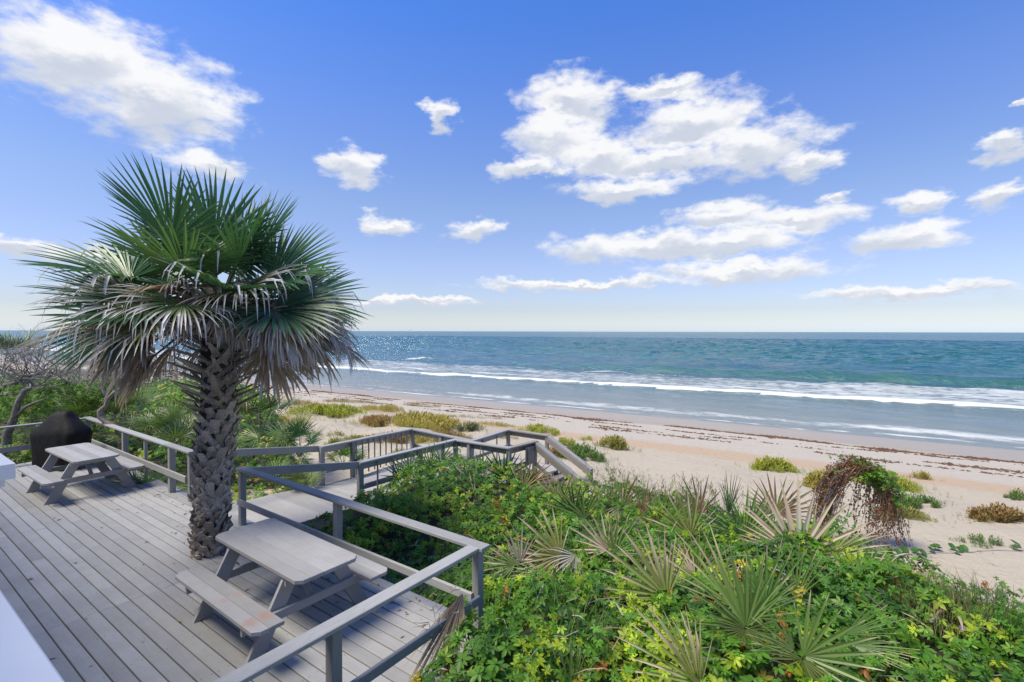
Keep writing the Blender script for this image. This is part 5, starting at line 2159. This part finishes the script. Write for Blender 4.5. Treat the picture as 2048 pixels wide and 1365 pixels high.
# ------------------------------------------------------------------ trees and branches at the left
def branch_tree(m, p, d, L, r, depth, rg, bend=.5, taper=.7, up=.1, tips=None, sides=6):
    n = 5
    pts, rad = [p.copy()], [r]
    q = p.copy()
    dd = d.normalized()
    for i in range(n):
        dd = (dd + Vector((rg.uniform(-1, 1), rg.uniform(-1, 1), rg.uniform(-1, 1) + up)) * bend * .35).normalized()
        q = q + dd * (L / n)
        pts.append(q.copy())
        rad.append(r * (1 - (1 - taper) * (i + 1) / n))
    m.tube(pts, rad, sides if depth > 1 else 3, cap=False)
    if depth <= 0:
        if tips is not None:
            tips.append(q)
        return
    for k in range(rg.choice((2, 3, 3))):
        j = rg.randint(2, n)
        nd = (dd + Vector((rg.uniform(-1, 1), rg.uniform(-1, 1), rg.uniform(-.5, .9))) * .95).normalized()
        branch_tree(m, pts[j], nd, L * rg.uniform(.55, .8), rad[j] * .68, depth - 1, rg, bend, taper, up, tips, sides)


def build_trees():
    rg = random.Random(17)
    # scrub oak at the left edge: bent trunk, live leaves low, bare grey twigs above
    B = at_y(12, 930, 12.6)
    B.z = ground(B.x, B.y) - .1
    o = empty('scrub_tree', B)
    tag(o, 'bent scrub tree with bare grey twigs at the left edge', 'tree')
    tr_ = MB()
    pts = [at_y(px, py, Y) - B for px, py, Y in ((14, 1000, 12.6), (12, 930, 12.6), (14, 870, 12.6), (28, 838, 12.6), (36, 805, 12.6), (48, 782, 12.6), (66, 775, 12.7))]
    tr_.tube(pts, [.13, .11, .10, .085, .07, .06, .05], 10)
    pts2 = [at_y(px, py, 12.7) - B for px, py in ((66, 775), (50, 757), (28, 742), (8, 735), (-20, 720))]
    tr_.tube(pts2, [.055, .05, .05, .045, .04], 8)
    pts3 = [at_y(px, py, 12.6) - B for px, py in ((30, 836), (50, 815), (72, 805), (92, 798))]
    tr_.tube(pts3, [.05, .04, .03, .02], 6)
    pts4 = [at_y(px, py, 12.9) - B for px, py in ((-10, 790), (10, 770), (35, 765), (60, 752), (90, 745), (115, 750), (140, 770))]
    tr_.tube(pts4, [.05, .045, .04, .035, .03, .025, .018], 7)
    tr_.build('trunk', 'bark_grey', o, True)
    tw = MB()
    for i in range(44):
        src = rg.choice(pts2 + pts4)
        d = Vector((rg.uniform(-.8, 1.2), rg.uniform(-.7, .9), rg.uniform(-.1, .9)))
        branch_tree(tw, src + Vector((rg.uniform(-.2, .2), rg.uniform(-.2, .3), 0)), d, rg.uniform(.5, .8), .018, 3, rg, .7, .6, .12)
    tag(tw.build('twigs', 'twig_grey', o), kind='stuff')
    r = np.random.RandomState(6)
    n = 1500
    cx = np.array([at_y(rg.uniform(-20, 210), rg.uniform(762, 835), rg.uniform(12.8, 14.5)) for _ in range(n)])
    q = emit_vines('leaves', cx - np.array(B), rot_mats(r.normal(0, .6, (n, 3)) + np.array([0, -.4, .8]), r.uniform(0, 6.28, n)), r.uniform(.06, .11, n), np.array([.09, .18, .02]) * r.uniform(.5, 2.0, (n, 1)), parent=o)
    tag(q, kind='stuff')
    # bare shrub of fine twigs behind
    B2 = at_y(150, 800, 15.5)
    B2.z = ground(B2.x, B2.y) - .1
    o2 = empty('bare_shrub', B2)
    tag(o2, 'bare pale twiggy shrub behind the grill, below the palm skirt', 'shrub')
    t2 = MB()
    for i in range(60):
        px, py = rg.uniform(-10, 190), rg.uniform(722, 792)
        p0 = at_y(px, py, rg.uniform(14.5, 16)) - B2
        branch_tree(t2, p0, Vector((rg.uniform(-.8, .8), rg.uniform(-.6, .6), rg.uniform(.2, 1))), rg.uniform(.35, .6), .014, 3, rg, .8, .6, .1)
    tag(t2.build('twigs', 'twig_grey', o2), kind='stuff')
    st = MB()
    for i in range(7):
        top_ = at_y(rg.uniform(40, 220), rg.uniform(760, 780), 15.3) - B2
        st.tube([Vector((top_.x * .4, top_.y * .4, 0)), Vector((top_.x * .7, top_.y * .7, top_.z * .6)), top_], [.04, .03, .018], 6)
    st.build('stems', 'bark_grey', o2)
    # twisted dead branch leaning over the left railing
    B3 = at_y(228, 852, 11.55)
    o3 = empty('dead_branch', Vector((B3.x, B3.y + .25, ground(B3.x, B3.y + .25))))
    tag(o3, 'twisted bare branch rising over the left railing', 'branch')
    g = Vector(o3.location)
    br = MB()
    pts = [Vector((.05, .1, -.1))] + [at_y(px, py, Y) - g for px, py, Y in ((234, 852, 11.75), (214, 846, 11.75), (200, 834, 11.75), (200, 822, 11.75), (212, 812, 11.75), (216, 798, 11.75), (228, 786, 11.75), (246, 775, 11.7), (262, 766, 11.7), (284, 764, 11.7), (300, 767, 11.7), (312, 760, 11.7))]
    br.tube(pts, [.06, .065, .06, .065, .06, .05, .045, .045, .04, .036, .028, .02, .008], 9)
    br.build('limb', 'driftwood', o3, True)
    b2 = MB()
    b2.tube([at_y(px, py, 11.75) - g for px, py in ((216, 800), (208, 785), (204, 770), (204, 757))], [.04, .036, .032, .022], 8)
    b2.build('broken_stub', 'driftwood', o3, True)
    b3 = MB()
    b3.tube([at_y(px, py, 11.7) - g for px, py in ((266, 766), (274, 752), (282, 735), (278, 727), (262, 727))], [.03, .024, .018, .014, .008], 6)
    b3.tube([at_y(px, py, 11.7) - g for px, py in ((280, 735), (292, 722), (280, 705))], [.012, .009, .004], 5)
    for _ in range(14):
        p0 = at_y(rg.uniform(258, 300), rg.uniform(728, 764), 11.7) - g
        b3.tube([p0, p0 + Vector((rg.uniform(-.2, .2), 0, rg.uniform(-.05, .2)))], [.006, .002], 4)
    b3.build('twig', 'driftwood', o3)


build_trees()

# ------------------------------------------------------------------ neighbour's walkway in the distance
def build_far_walk():
    Y = 30.0
    P = lambda px, py, y=Y: at_y(px, py, y)
    B = P(240, 785)
    B.z = ground(B.x, B.y)
    o = empty('distant_walkway', B)
    tag(o, 'distant wooden beach walkway with railings seen under the palm crown', 'walkway')
    g = tuple(B)
    rt = at_y(170, 714, Y).z
    fl = at_y(230, 744, Y).z
    x = lambda px: at_y(px, 740, Y).x
    for y, mat in ((Y, 'raw_timber'), (Y + 2.0, 'grey_timber')):
        for px in (140, 185, 225, 264, 297):
            q = x(px)
            beam(o, 'post', (q, y, ground(q, y) - .2), (q, y, rt - .03), .13, .13, mat, g)
        beam(o, 'cap_rail', (x(120), y, rt), (x(300), y, rt), .16, .05, mat, g)
        beam(o, 'middle_rail', (x(120), y - .09, rt - .45), (x(299), y - .09, rt - .45), .04, .14, mat, g)
    xx = x(120)
    while xx < x(310):
        beam(o, 'plank', (xx, Y - .1, fl), (xx, Y + 2.1, fl), .27, .05, 'raw_timber', g)
        xx += .285
    beam(o, 'edge_beam', (x(120), Y - .06, fl - .17), (x(310), Y - .06, fl - .17), .05, .26, 'grey_timber', g)
    # stairs to the right
    ends = ((x(300), rt, fl), (x(362), rt - .62, fl - .62))
    for y in (Y, Y + 2.0):
        beam(o, 'hand_rail', (ends[0][0], y, rt), (ends[1][0], y, ends[1][1]), .14, .05, 'raw_timber', g)
        beam(o, 'stringer', (ends[0][0], y - .08, fl - .1), (ends[1][0], y - .08, fl - .72), .05, .26, 'grey_timber', g)
        beam(o, 'middle_rail', (ends[0][0], y - .08, rt - .45), (ends[1][0], y - .08, rt - 1.05), .04, .12, 'raw_timber', g)
        for px, dz in ((325, .25), (352, .52)):
            q = x(px)
            beam(o, 'post', (q, y, ground(q, y) - .2), (q, y, rt - dz - .03), .13, .13, 'raw_timber', g)
    for i in range(6):
        q = ends[0][0] + (ends[1][0] - ends[0][0]) * (i + .5) / 6
        beam(o, 'tread', (q, Y, fl - .1 * (i + 1)), (q, Y + 2, fl - .1 * (i + 1)), .28, .05, 'raw_timber', g)


build_far_walk()

# ------------------------------------------------------------------ sailboat on the horizon
def build_boat():
    c = at_y(821, 664, 2600)
    c.z = SEA_Z
    o = empty('sailboat', c)
    tag(o, 'tiny white sailboat on the horizon', 'sailboat')
    m = MB()
    vs = [(-5, 0, 1.6), (6, 0, 1.8), (4.5, 0, -.3), (-4.5, 0, -.3), (-4.5, -1.4, 1.6), (2, -1.6, 1.6), (-4.5, 1.4, 1.6), (2, 1.6, 1.6)]
    m.add(vs, [(3, 2, 1, 5, 4), (3, 6, 7, 1, 2), (4, 5, 1, 7, 6), (3, 4, 6)])
    m.build('hull', 'hull_paint', o)
    k = MB()
    k.tube([(0, 0, 1), (0, 0, 17)], .12, 6)
    k.build('mast', 'hull_paint', o)
    s1 = MB()
    s1.add([(-.2, 0, 2.4), (-5.2, .5, 2.6), (-.2, 0, 16.5), (-2.4, .9, 7)], [(0, 1, 3), (1, 2, 3), (2, 0, 3)])
    s1.build('main_sail', 'sail_cloth', o)
    s2 = MB()
    s2.add([(.4, 0, 15), (6, 0, 2.2), (.8, .6, 2.6), (2, .8, 6)], [(0, 1, 3), (1, 2, 3), (2, 0, 3)])
    s2.build('jib_sail', 'sail_cloth', o)


build_boat()
